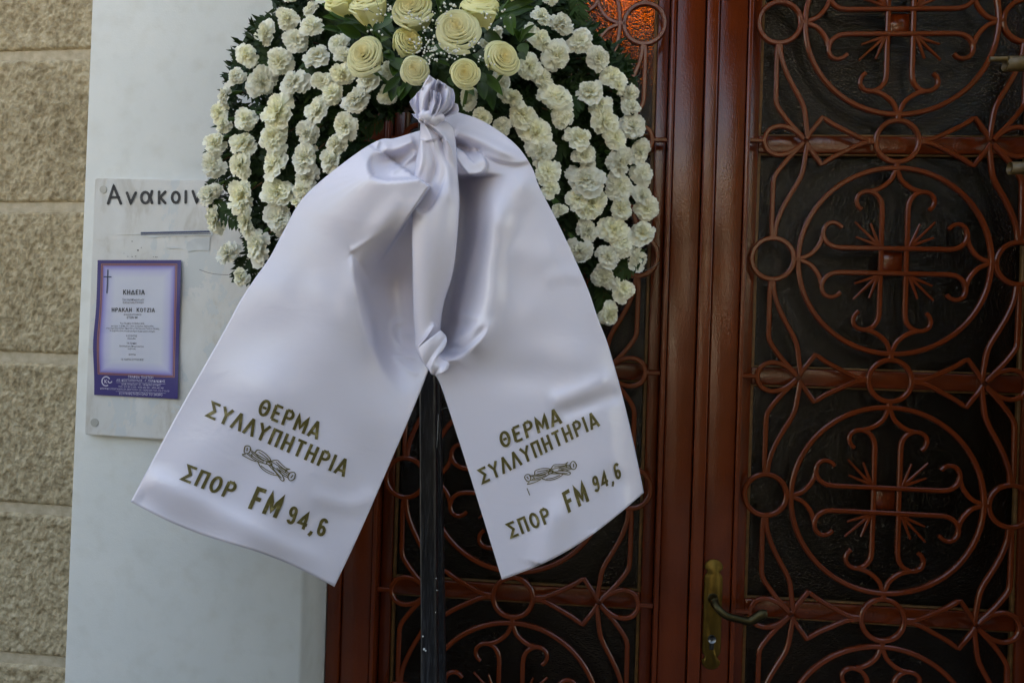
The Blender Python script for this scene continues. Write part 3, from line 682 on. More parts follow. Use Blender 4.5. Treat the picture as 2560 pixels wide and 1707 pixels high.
# ------------------------------------------------------------------ flowers
def add_tone(me, tones):
    a = me.attributes.new('tone', 'FLOAT', 'POINT'); a.data.foreach_set('value', tones)
def carnation_mesh(seed):
    r_ = random.Random(seed); V = []; Fc = []; T_ = []
    n = 46; na, nt_ = 11, 5; p2, p3, p5 = (r_.uniform(0, 6.3) for _ in range(3)); a2, a3 = r_.uniform(.05, .22), r_.uniform(.05, .18)
    for i in range(n):
        f_ = i / (n - 1); th = R(5 + 96 * f_ ** .75 + r_.uniform(-14, 14)); az = i * 2.39996 + r_.uniform(-.35, .35)
        L = (.52 + .48 * f_) * (1 + a2 * math.cos(2 * az + p2) + a3 * math.cos(3 * az + p3) + r_.uniform(-.14, .16)); fan = R(r_.uniform(28, 44)); ph = r_.uniform(0, 6.3); fr = r_.uniform(4.5, 8); amp = r_.uniform(.05, .12)
        ax = Vector((math.cos(az), math.sin(az), 0)); side = Vector((-ax.y, ax.x, 0)); tw = r_.uniform(-.35, .35); base = len(V)
        curl = r_.uniform(-.25, .45)
        for j in range(nt_ + 1):
            t = j / nt_
            for k in range(na):
                a = (k / (na - 1) * 2 - 1)
                rad = L * t * (1 - .16 * a * a) + (.045 * L * (1 if k % 2 else -1) * t ** 5) * r_.uniform(.3, 1.0)
                lat = math.sin(fan * a) * rad * (.35 + .65 * t) ; lon = math.cos(fan * a) * rad
                hgt = amp * t ** 1.5 * math.sin(fr * a + ph) + .10 * tw * a * t + r_.uniform(-.015, .015) * t
                th2 = th + curl * t * t
                d = ax * math.sin(th2) + Vector((0, 0, 1)) * math.cos(th2); nrm = ax * -math.cos(th2) + Vector((0, 0, 1)) * math.sin(th2)
                p = d * lon + side * lat + nrm * hgt
                p.z *= .72; V.append(p); T_.append(min(1, .12 + .95 * t ** .8 * (.65 + .35 * f_)))
        for j in range(nt_):
            for k in range(na - 1): q = base + j * na + k; Fc.append((q, q + 1, q + na + 1, q + na))
    me = bpy.data.meshes.new('carnation'); me.from_pydata([tuple(v) for v in V], [], Fc); me.update(); add_tone(me, T_)
    me.polygons.foreach_set('use_smooth', [True] * len(me.polygons)); me.materials.append(CARN); return me
def rose_mesh(seed, open_=1.):
    r_ = random.Random(seed); V = []; Fc = []; T_ = []; n = 44; na, nt_ = 15, 9
    for i in range(n):
        f_ = i / (n - 1); outer = f_ > .84; rho = .03 + .84 * f_ ** 1.05 * (.92 if outer else 1); az = i * 2.42 + r_.uniform(-.3, .3); span = R(125 - 78 * f_ ** .5) * r_.uniform(.9, 1.15)
        h = .62 + .05 * f_ - .34 * f_ ** 2.4 + r_.uniform(-.015, .02); base = len(V); asym = r_.uniform(-.12, .12); sp = r_.uniform(.03, .13) * rho
        curl = (.015 + .075 * f_ ** 1.5) * open_ * r_.uniform(.5, 1.5); gap = .07 + .15 * f_
        for j in range(nt_ + 1):
            t = j / nt_
            for k in range(na):
                a = k / (na - 1) * 2 - 1; ang = az + span * a
                edge = abs(a) ** 3.2
                hh = h - (.03 + .13 * f_) * edge + asym * a * .12 * f_
                if t < .65:
                    q = 1 - t / .65
                    if outer: rr = rho * math.cos(q * 1.15) ** .8; z = hh - (.75 + .25) * q ** 1.2 * .8
                    else: rr = rho - gap * q; z = hh - (.10 + .10 * f_) * q ** 1.2
                else:
                    c = (t - .65) / .35; rr = rho + curl * (c + .3 * c * c) * (1 - .5 * edge); z = hh + .02 * math.sin(c * PI) - curl * .9 * c * c
                rr = max(.004, rr + sp * a * (.4 + .6 * t)) ; z += .010 * math.sin(6 * a + i * 1.7) * t * f_
                V.append(Vector((math.cos(ang) * rr, math.sin(ang) * rr, z - .35))); T_.append(max(0, min(1, .0 + .85 * f_ ** .7 + .25 * (t - .4))))
        for j in range(nt_):
            for k in range(na - 1): q = base + j * na + k; Fc.append((q, q + 1, q + na + 1, q + na))
    me = bpy.data.meshes.new('rose'); me.from_pydata([tuple(v) for v in V], [], Fc); me.update(); add_tone(me, T_)
    me.polygons.foreach_set('use_smooth', [True] * len(me.polygons)); me.materials.append(ROSE); return me
def leaf_mesh(seed, wd=.36):
    r_ = random.Random(seed); V = []; Fc = []; n = 10
    for i in range(n + 1):
        t = i / n; w_ = wd * .5 * math.sin(PI * min(1, t ** .85)) ** .85 + (.012 if i in (0,) else 0); z = -.10 * (t - .5) ** 2 * 2 + .02 * math.sin(t * 5 + seed)
        if i == n: w_ = .002
        for s, zz in ((-1, .05), (-.5, .015), (0, -.012), (.5, .015), (1, .05)): V.append((t, s * w_, z + zz * w_ / wd * 3))
    for i in range(n):
        for k in range(4): q = i * 5 + k; Fc.append((q, q + 1, q + 6, q + 5))
    me = bpy.data.meshes.new('leaf'); me.from_pydata(V, [], Fc); me.update(); me.polygons.foreach_set('use_smooth', [True] * len(me.polygons)); me.materials.append(LEAF); return me
def fern_mesh(seed):
    r_ = random.Random(seed); V = []; Fc = []; n = 17
    def spine(t): return Vector((t, .06 * math.sin(t * 3 + seed), .10 * math.sin(t * 2.5) - .12 * t * t))
    for i in range(9):
        p = spine(i / 8); V += [p + Vector((0, .006, 0)), p - Vector((0, .006, 0))]
    for i in range(8): Fc.append((2 * i, 2 * i + 1, 2 * i + 3, 2 * i + 2))
    for i in range(n):
        t = .08 + .9 * i / n; L = .27 * math.sin(PI * (t * .82 + .12)) ** .8
        for s in (-1, 1):
            p = spine(t); a = R(62 - 22 * t + r_.uniform(-7, 7)); d = Vector((math.cos(a), s * math.sin(a), r_.uniform(-.25, .25))); sd_ = Vector((-d.y, d.x, r_.uniform(-.25, .25))) * s
            b0 = len(V); w_ = .028
            V.append(p - sd_ * w_ * .3); V.append(p + sd_ * w_ * .8)
            for q, ww in ((.35, 1.1), (.7, .85)):
                V.append(p + d * L * q - sd_ * w_ * ww); V.append(p + d * L * q + sd_ * w_ * ww)
            V.append(p + d * L)
            Fc += [(b0, b0 + 1, b0 + 3, b0 + 2), (b0 + 2, b0 + 3, b0 + 5, b0 + 4), (b0 + 4, b0 + 5, b0 + 6)]
    me = bpy.data.meshes.new('fern_frond'); me.from_pydata([tuple(v) for v in V], [], Fc); me.update(); me.materials.append(FERN); return me
CM = [carnation_mesh(i) for i in range(18)]; RMs = [rose_mesh(20 + i, o_) for i, o_ in enumerate((1, .8, 1.1, .5, .9))]
LM = [leaf_mesh(i, w_) for i, w_ in enumerate((.36, .42, .30, .5))]; FM = [fern_mesh(i) for i in range(5)]

HUB = (1085, 150)
YC = -.50
def dome(px, py):
    dx = (px - 1075) / 565; dy = (py - 330) / 560
    return YC + .15 * (dx * dx + .55 * dy * dy)
WR = thing('flower_wreath', at(1075, 300, -.42), 'large funeral wreath of cream roses and ivory carnations on dark fern', 'wreath')
def place(name, me, px, py, Y, r, nrm, spin, par=WR, squash=(1, 1, 1)):
    o = bpy.data.objects.new(name, me); COL.objects.link(o)
    q = nrm.normalized().to_track_quat('Z', 'Y') @ Matrix.Rotation(spin, 3, 'Z').to_quaternion()
    o.rotation_mode = 'QUATERNION'; o.rotation_quaternion = q; o.scale = (r * squash[0], r * squash[1], r * squash[2]); o.parent = par
    o.location = at(px, py, Y) - par.location; return o
Z1 = lambda x, y, r_: (450 + x / 3.618, y / 3.618, r_ / 3.618)
Z2 = lambda x, y, r_: (1050 + x / 3.618, y / 3.618, r_ / 3.618)
Z3 = lambda x, y, r_: (450 + x / 3.618, 400 + y / 3.618, r_ / 3.618)
Z4 = lambda x, y, r_: (1050 + x / 3.618, 400 + y / 3.618, r_ / 3.618)
CAR = [Z1(*a) for a in ((1180, 85, 85), (975, 170, 105), (1190, 230, 112), (770, 310, 110), (1050, 370, 125), (605, 495, 115), (900, 560, 125), (1245, 510, 122), (1430, 395, 92), (1480, 500, 92),
  (505, 690, 100), (740, 740, 122), (1035, 750, 155), (1470, 670, 112), (1290, 735, 85), (1375, 840, 92), (1700, 710, 125), (1870, 640, 78), (400, 865, 98), (1590, 910, 155), (1240, 990, 138),
  (885, 1020, 150), (595, 1080, 120), (350, 1020, 100), (390, 1120, 95), (1880, 870, 82), (1155, 1210, 118), (1495, 1140, 140), (850, 1250, 135), (570, 1295, 135), (315, 1300, 108), (1420, 1300, 108), (1130, 1430, 118), (1365, 1450, 120), (295, 1490, 105), (545, 1500, 132), (855, 1485, 158),
  (1020, -60, 105), (1180, -130, 110), (1340, -60, 105), (1500, -180, 110))]
CAR += [Z3(*a) for a in ((1135, 160, 130), (260, 310, 100), (330, 270, 55), (555, 330, 155), (885, 290, 145), (1100, 280, 90), (1050, 385, 45), (320, 545, 132), (600, 560, 128), (890, 535, 135), (430, 840, 130), (690, 775, 148), (550, 1055, 95))]
CAR += [Z2(*a) for a in ((1100, 155, 88), (1265, 215, 105), (1090, 355, 108), (1445, 380, 125), (1000, 250, 60), (1240, 505, 110), (1610, 530, 108), (985, 605, 108), (1110, 715, 102), (730, 740, 85), (1745, 690, 115), (1790, 770, 80), (440, 890, 95), (830, 885, 105),
  (1230, 890, 150), (1535, 835, 138), (1895, 860, 82), (1905, 965, 72), (1625, 960, 95), (925, 1045, 122), (1290, 1065, 98), (1670, 1090, 125), (1920, 1140, 122), (1050, 1185, 130), (1765, 1255, 112), (1435, 1250, 108), (565, 1070, 90), (735, 1155, 82), (1100, 1370, 130), (1490, 1410, 105), (1525, 1490, 75), (1990, 1370, 98), (1805, 1460, 120), (600, 400, 60), (700, 300, 50),
  (1180, -60, 90), (1400, 60, 0))]
CAR += [Z4(*a) for a in ((1150, 105, 98), (1500, 190, 145), (2010, 130, 105), (1180, 255, 92), (1805, 245, 125), (2020, 320, 98), (2050, 440, 108), (1430, 350, 105), (1555, 400, 115), (1500, 450, 90), (1255, 450, 65), (1815, 440, 112), (1515, 640, 98), (1760, 630, 115), (1810, 740, 105), (2015, 660, 100), (1445, 830, 108), (1700, 880, 118), (1965, 890, 105), (1660, 1060, 108), (1840, 1170, 110), (1710, 1400, 105), (1590, 20, 0))]
CAR = [c for c in CAR if c[2] > 5]
for i, (x, y, r_) in enumerate(CAR):
    Y = dome(x, y); small = r_ < 24
    if 860 < x < 1290 and y < 320: Y += -.012
    rad = r_ / pxm(Y) * rnd.uniform(1.02, 1.30); p = at(x, y, Y)
    out = Vector(((x - 1075) / 565, 0, -(y - 330) / 700))
    nrm = Vector((out.x * .55 + rnd.uniform(-.45, .45), -1, out.z * .35 + .2 + rnd.uniform(-.45, .45)))
    place('carnation', CM[i % len(CM)], x, y, Y + rnd.uniform(-.004, .006), rad, nrm, rnd.uniform(0, 6.28), squash=(rnd.uniform(.92, 1.1), rnd.uniform(.9, 1.05), rnd.uniform(.95, 1.25)))
# ferns behind the flowers and along the stems
k = 0
for i, (x, y, r_) in enumerate(CAR):
    for q in range(2 if 600 < x < 1540 else (1 if y > 150 and x < 1000 else 0)):
        dx, dy = x - HUB[0], y - HUB[1]; a = math.atan2(-dy, dx) + rnd.uniform(-.5, .5)
        if rnd.random() < .3: a += rnd.choice((-1.2, 1.2))
        L = rnd.uniform(.075, .125) if 600 < x < 1540 else rnd.uniform(.045, .06); Y = dome(x, y) + rnd.uniform(.028, .06)
        bx = x - math.cos(a) * L * 1450 * rnd.uniform(.72, .98) + rnd.uniform(-10, 10); by = y + math.sin(a) * L * 1450 * rnd.uniform(.72, .98) + rnd.uniform(-15, 15)
        o = bpy.data.objects.new('fern_frond', FM[k % 5]); COL.objects.link(o); o.parent = WR; o.location = at(bx, by, Y) - WR.location
        xv = Vector((math.cos(a), rnd.uniform(-.15, .1), math.sin(a))).normalized(); zv = Vector((rnd.uniform(-.3, .3), -1, rnd.uniform(-.3, .5))); yv = zv.cross(xv).normalized(); zv = xv.cross(yv)
        o.rotation_mode = 'QUATERNION'; o.rotation_quaternion = Matrix((xv, yv, zv)).transposed().to_quaternion(); o.scale = (L, L, L); k += 1
print('carnations', len(CAR), 'ferns', k)
# mass of greenery that the flowers are pushed into: many small leaves, uncountable
V = []; Fc = []
def in_mass(x, y):
    best = min((x - c[0]) ** 2 + (y - c[1]) ** 2 for c in CAR)
    ex = ((x - 1075) / 535) ** 2 + ((y - 330) / 560) ** 2
    if y > 330 and abs(x - 1075) < (y - 200) * .38: return False
    if 860 < x < 1290 and y < 240 + (30 if abs(x - 1075) > 60 else -30): return True
    return best < (48 if x > 700 else 36) ** 2 and ex < .93
tries = 0
while len(Fc) < 26000 and tries < 90000:
    tries += 1
    x = rnd.uniform(500, 1640); y = rnd.uniform(-60, 830)
    if not in_mass(x, y): continue
    Y = dome(x, y) + rnd.uniform(.042, .10); c = at(x, y, Y)
    if rnd.random() < .3 and False: continue
    d = Vector((rnd.uniform(-1, 1), rnd.uniform(-.7, .3), rnd.uniform(-1, .6))).normalized(); e = d.cross(Vector((rnd.uniform(-.6, .6), -1, rnd.uniform(-.6, .6)))).normalized(); l = rnd.uniform(.006, .015)
    b0 = len(V); V += [c, c + d * l + e * l * .32, c + d * l * 2, c + d * l - e * l * .32]; Fc.append((b0, b0 + 1, b0 + 2, b0 + 3))
mk('greenery', (V, Fc), FERN, WR, False)['kind'] = 'stuff'
# stems from the frame out to the flowers
for i, (x, y, r_) in enumerate(CAR):
    if i % 2 or y < 60: continue
    t = .80; hx, hy = x + (HUB[0] - x) * (1 - t), y + (HUB[1] - y) * (1 - t)
    mk('stem', tube([at(x, y, dome(x, y) + .012), at((x + hx) / 2 + 4, (y + hy) / 2, dome(x, y) + .025), at(hx, hy, dome(x, y) + .035)], .0016, 6), STEM, WR)
    q = at(x + (hx - x) * .1, y + (hy - y) * .22, dome(x, y) + .012)
    d = (at(hx, hy, dome(x, y) + .03) - at(x, y, dome(x, y))).normalized()
    mk('calyx', tube([q - d * .004, q + d * .006, q + d * .018, q + d * .026], 0, 8, lambda t: .0065 - .0045 * t), CALYX, WR)
# roses
RO = [(911, 139, 49, -.25, .05, 0), (1142, 74, 54, .05, .10, 2), (1030, 22, 52, -.05, .35, 1), (1021, 103, 37, .65, .10, 3), (1037, 176, 35, .05, -.15, 4), (1162, 184, 36, .1, -.25, 1), (1257, 145, 43, .55, .05, 0),
      (1201, 12, 47, .15, 1.2, 2), (915, 8, 46, -.3, 1.1, 1), (845, -8, 40, -.5, .6, 4), (1075, -70, 50, .1, .6, 0), (980, -75, 48, -.2, .6, 2), (1290, -60, 46, .5, .5, 1)]
for i, (x, y, r_, nx, nz_, k) in enumerate(RO):
    Y = -.575 - .012 * (i % 3) + (.02 if i in (7, 8, 2) else 0); rad = r_ / pxm(Y) * 1.24
    place('rose', RMs[k], x, y, Y, rad, Vector((nx, -1, nz_ + .12)), rnd.uniform(0, 6.28), squash=(1, 1, 1.25 if k == 3 else 1.05))
    c = at(x, y, Y + rad * .6); mk('rose_stem', tube([c, c + Vector((0, .03, -.01)), c + Vector(((1085 - x) * .0002, .09, -.03))], .003, 8), CALYX, WR)
# glossy leaves, base and tip in pixels of the picture
z3 = lambda p: (780 + p[0] / 4.2, p[1] / 4.2)
LV = [((400, 215), (105, 30), 1), ((370, 215), (115, 170), 0), ((505, 230), (335, 165), 1), ((300, 330), (105, 285), 1), ((520, 385), (260, 270), 3), ((595, 360), (425, 250), 1), ((390, 80), (290, -60), 0),
 ((930, 800), (740, 985), 2), ((1055, 840), (925, 1045), 1), ((1060, 845), (945, 895), 0), ((1130, 880), (1060, 1085), 1), ((1185, 820), (1250, 985), 0), ((880, 880), (830, 1060), 1), ((960, 900), (900, 1010), 0),
 ((1715, 770), (1830, 870), 3), ((1780, 850), (1810, 1045), 1), ((1790, 770), (2005, 1000), 2), ((1865, 860), (1900, 1150), 0), ((1745, 530), (1860, 590), 1), ((1805, 350), (2000, 450), 1), ((2060, 140), (2110, 365), 1),
 ((2180, 450), (2200, 290), 1), ((2180, 440), (2330, 250), 0), ((2190, 450), (2250, 590), 3), ((2150, 560), (2240, 625), 1), ((1960, 170), (2340, 70), 2), ((1990, 120), (2330, 10), 2), ((2190, 440), (2120, 300), 1), ((2200, 440), (2340, 350), 0),
 ((740, 490), (660, 360), 3), ((750, 540), (870, 640), 1), ((850, 600), (950, 760), 3), ((700, 440), (815, 395), 2), ((760, 560), (815, 555), 2), ((620, 150), (860, 330), 1), ((840, 140), (640, 330), 3), ((1100, 260), (1230, 330), 1), ((1260, 460), (1400, 600), 3), ((1330, 620), (1420, 700), 1),
 ((1750, 90), (1560, 60), 1), ((1320, 60), (1420, -40), 1), ((1940, 120), (2080, 60), 1), ((900, 620), (850, 800), 3), ((1460, 700), (1300, 640), 1), ((1700, 560), (1800, 640), 1), ((1500, 560), (1330, 520), 0), ((1240, 560), (1190, 660), 1), ((1450, 800), (1480, 900), 1), ((1640, 920), (1700, 1000), 0), ((1980, 640), (2040, 760), 2)]
for i, (a, b_, k) in enumerate(LV):
    A = z3(a); B = z3(b_); Y = -.545 + rnd.uniform(-.012, .03)
    if i > 29: Y += .03
    pa, pb_ = at(*A, Y + .012), at(*B, Y - .012); xv = (pb_ - pa); L = xv.length; xv.normalize()
    zv = Vector((rnd.uniform(-.35, .35), -1, rnd.uniform(-.1, .6))); yv = zv.cross(xv).normalized(); zv = xv.cross(yv)
    o = bpy.data.objects.new('leaf', LM[k]); COL.objects.link(o); o.parent = WR; o.location = pa - WR.location
    o.rotation_mode = 'QUATERNION'; o.rotation_quaternion = Matrix((xv, yv, zv)).transposed().to_quaternion(); o.scale = (L, L, L)
# gypsophila: tiny balls on hair-thin stalks
V = []; Fc = []; bm = bmesh.new(); bmesh.ops.create_icosphere(bm, subdivisions=1, radius=1); sv = [v.co.copy() for v in bm.verts]; sf = [[v.index for v in f_.verts] for f_ in bm.faces]; bm.free()
SV = []; SF = []
for cx_, cy_, sx_, sy_, n in ((1200, 400, 55, 90, 34), (1260, 600, 60, 80, 24), (1440, 560, 90, 50, 30), (1430, 50, 60, 45, 16), (720, 110, 80, 60, 20), (1940, 300, 50, 30, 8), (1700, 480, 40, 50, 10), (1130, 200, 90, 30, 16), (1800, 660, 50, 40, 8), (1080, 480, 60, 60, 14), (2020, 110, 40, 60, 6), (630, 340, 40, 30, 5), (1280, 200, 40, 60, 10), (1830, 170, 40, 50, 5)):
    root = at(*z3((cx_ + 10, cy_ + 60)), -.55)
    for q in range(n):
        x, y = z3((rnd.gauss(cx_, sx_), rnd.gauss(cy_, sy_))); Y = -.615 + rnd.uniform(-.01, .02); c = at(x, y, Y); s = rnd.uniform(.0011, .0022); b0 = len(V)
        V += [c + v * s * rnd.uniform(.8, 1.2) for v in sv]; Fc += [[b0 + a for a in f_] for f_ in sf]
        if q % 2 == 0:
            d = (root - c); m_ = c + d * .5 + Vector((rnd.uniform(-.003, .003), .004, 0)); b1 = len(SV); e = Vector((.0003, 0, .0002)); SV += [c - e, c + e, m_ + e, m_ - e, root + e, root - e]; SF += [(b1, b1 + 1, b1 + 2, b1 + 3), (b1 + 3, b1 + 2, b1 + 4, b1 + 5)]
mk('gypsophila', (V, Fc), GYPS, WR)['kind'] = 'stuff'; mk('gypsophila_stalks', (SV, SF), CALYX, WR, False)['kind'] = 'stuff'
# stray florist wires
mk('wire', tube(catmull([at(498, 674, -.36), at(530, 684, -.36), at(574, 687, -.36), at(610, 680, -.38)]), .0004, 5), DARK, WR)
mk('wire', tube(catmull([at(1433, 668, -.47), at(1443, 655, -.46), at(1460, 650, -.44)]), .0004, 5), DARK, WR)
mk('wire', tube(catmull([at(1612, 676, -.3), at(1632, 668, -.3), at(1650, 655, -.3)]), .0004, 5), STEEL, WR)

mk('wire', tube(catmull([at(1096, 1035, -.42), at(1094, 1080, -.43), at(1092, 1118, -.42)]), .0004, 5), PAPER, WR)
mk('wire', tube(catmull([at(1100, 1025, -.43), at(1112, 1020, -.44), at(1126, 1018, -.46)]), .0003, 5), STEEL, WR)
# stand: black squared pole, brown battens, rear leg
ST = thing('wreath_stand', (at(1072, 1600, -.36).x, -.36, .0), 'black painted wooden pole stand that holds up the wreath', 'stand')
a = at(1071, 930, -.38); b_ = at(1075, 1700, -.38); wpx = .0285 / 2
dirp = (b_ - a).normalized(); top_ = a - dirp * .62; bot_ = a + dirp * ((a.z - .125) / -dirp.z)
def squared(p, q, hw, name, mat, par):
    d = (q - p).normalized(); s = d.cross(Vector((0, 1, 0))).normalized(); f_ = Vector((0, 1, 0)); V = []; n = 26
    for i in range(n + 1):
        c = p.lerp(q, i / n); j = .0005
        for u, v in ((-1, -.8), (-.8, -1), (.8, -1), (1, -.8), (1, .8), (.8, 1), (-.8, 1), (-1, .8)): V.append(c + s * hw * u + f_ * hw * v + Vector((rnd.uniform(-j, j), rnd.uniform(-j, j), 0)))
    Fc = [(i * 8 + k, i * 8 + (k + 1) % 8, (i + 1) * 8 + (k + 1) % 8, (i + 1) * 8 + k) for i in range(n) for k in range(8)] + [tuple(range(8))[::-1], tuple(n * 8 + k for k in range(8))]
    return mk(name, (V, Fc), mat, par, False)
squared(top_, bot_, wpx, 'pole', POLE, ST)
squared(a - dirp * .45 + Vector((0, .02, 0)), Vector((a.x + .02, -.06, .125)), .011, 'rear_leg', POLE, ST)
for px_, py_, r_ in ((1090, 1445, 1.6), (1092, 1475, 1.8), (1057, 1590, 2), (1060, 1622, 3), (1064, 1626, 2), (1089, 1530, 1.5)):
    c = at(px_, py_, -.38 - wpx - .0008); mk('paint_chip', tube([c, c + Vector((0, .001, 0))], r_ / 1380, 7), PAPER, ST, False)
mk('batten', box(at(975, 272, -.40).x, at(1240, 272, -.40).x, -.415, -.397, at(1060, 281, -.40).z, at(1060, 262, -.40).z, .002), BATTEN, ST)
mk('batten', box(at(700, 400, -.37).x, at(1500, 400, -.37).x, -.365, -.350, at(1075, 470, -.37).z, at(1075, 450, -.37).z, .002), BATTEN, ST)

# ------------------------------------------------------------------ mourning ribbon
S_ = 2560 / 2352
RB_ = thing('mourning_ribbon', at(1072, 300, -.62), 'wide white satin mourning ribbon with two hanging printed tails', 'ribbon')
def poly_dist(X, Y, pts):
    """distance to a polyline, side (+ = left of its direction), parameter 0..1 along it"""
    bd = np.full(X.shape, 1e9); bs = np.zeros(X.shape); bt = np.zeros(X.shape); n = len(pts) - 1
    for i in range(n):
        (x0, y0), (x1, y1) = pts[i], pts[i + 1]; dx, dy = x1 - x0, y1 - y0; L2 = dx * dx + dy * dy
        t = np.clip(((X - x0) * dx + (Y - y0) * dy) / L2, 0, 1); ex = X - x0 - t * dx; ey = Y - y0 - t * dy; d = np.hypot(ex, ey); c = np.sign(dx * (Y - y0) - dy * (X - x0))
        m_ = d < bd; bd = np.where(m_, d, bd); bs = np.where(m_, c, bs); bt = np.where(m_, (i + t) / n, bt)
    return bd, bs, bt
def smooth_poly(p, n=6): return [(q.x, q.y) for q in catmull([(a, b, 0) for a, b in p], n)]
def ledge(X, Y, pts, A, lam, w=5, side=1, ends=(.12, .12)):
    """cloth on one side of the line stands forward by A and eases back over lam; the other side lies under it"""
    d, s, t = poly_dist(X, Y, smooth_poly(pts)); sd = d * s * side
    f_ = np.clip((sd + w) / (2 * w), 0, 1); f_ = f_ * f_ * (3 - 2 * f_)
    e = np.clip(t / max(ends[0], 1e-3), 0, 1) * np.clip((1 - t) / max(ends[1], 1e-3), 0, 1); e = e * e * (3 - 2 * e)
    return A * f_ * np.exp(-np.maximum(sd, 0) / lam) * e
def ridge(X, Y, pts, A, w, ends=(.2, .2), sharp=2.):
    d, s, t = poly_dist(X, Y, smooth_poly(pts)); e = np.clip(t / max(ends[0], 1e-3), 0, 1) * np.clip((1 - t) / max(ends[1], 1e-3), 0, 1); e = e * e * (3 - 2 * e)
    return A * np.exp(-(d / w) ** sharp) * e
def blob(X, Y, x, y, sx, sy, A, ang=0):
    c, s = math.cos(R(ang)), math.sin(R(ang)); u = (X - x) * c + (Y - y) * s; v = -(X - x) * s + (Y - y) * c
    return A * np.exp(-(u / sx) ** 2 - (v / sy) ** 2)
def sheet(name, rows, hfun, Ybase, nu=110, nv=190, sag=None, par=RB_, mat=None, thick=.0006):
    """rows: [(left px, right px)] in display pixels; hfun(X,Y display px) -> metres towards the viewer; builds a cloth sheet"""
    Ls = catmull([(a[0], a[1], 0) for a, b in rows], 10); Rs = catmull([(b[0], b[1], 0) for a, b in rows], 10); n = len(Ls)
    idx = np.linspace(0, n - 1, nv + 1)
    L = np.array([(p.x, p.y) for p in Ls]); Rr = np.array([(p.x, p.y) for p in Rs])
    Lx, Ly = np.interp(idx, range(n), L[:, 0]), np.interp(idx, range(n), L[:, 1]); Rx, Ry = np.interp(idx, range(n), Rr[:, 0]), np.interp(idx, range(n), Rr[:, 1])
    u = np.linspace(0, 1, nu + 1)[None, :]; X = Lx[:, None] * (1 - u) + Rx[:, None] * u; Yp = Ly[:, None] * (1 - u) + Ry[:, None] * u
    if sag is not None: Yp = Yp + sag(u, np.linspace(0, 1, nv + 1)[:, None])
    H = hfun(X, Yp, u + 0 * X, np.linspace(0, 1, nv + 1)[:, None] + 0 * X)
    px_ = X * S_; py_ = Yp * S_; yb = Ybase(X, Yp) if callable(Ybase) else Ybase
    dep = yb - H
    rx_ = (px_ - 1280) / FPX; rz_ = -(py_ - 853.5) / FPX
    rr = np.array(right); ff = np.array(fwd); uu = np.array(up)
    Dv = rx_[..., None] * rr + ff + rz_[..., None] * uu; t = (dep - CAMP.y) / Dv[..., 1]; P3 = np.array(CAMP) + Dv * t[..., None]
    V = P3.reshape(-1, 3); nn = nu + 1
    i, j = np.meshgrid(range(nv), range(nu), indexing='ij'); a = (i * nn + j).ravel(); Fc = np.stack([a, a + 1, a + nn + 1, a + nn], 1)
    me = bpy.data.meshes.new(name); me.from_pydata(V.tolist(), [], Fc.tolist()); me.update(); me.polygons.foreach_set('use_smooth', [True] * len(me.polygons)); me.materials.append(mat or SATIN)
    o = mk(name, me, None, par); o['_px'] = 0; del o['_px']
    md = o.modifiers.new('cloth thickness', 'SOLIDIFY'); md.thickness = thick; md.offset = 1
    o['grid'] = 0; del o['grid']
    return o
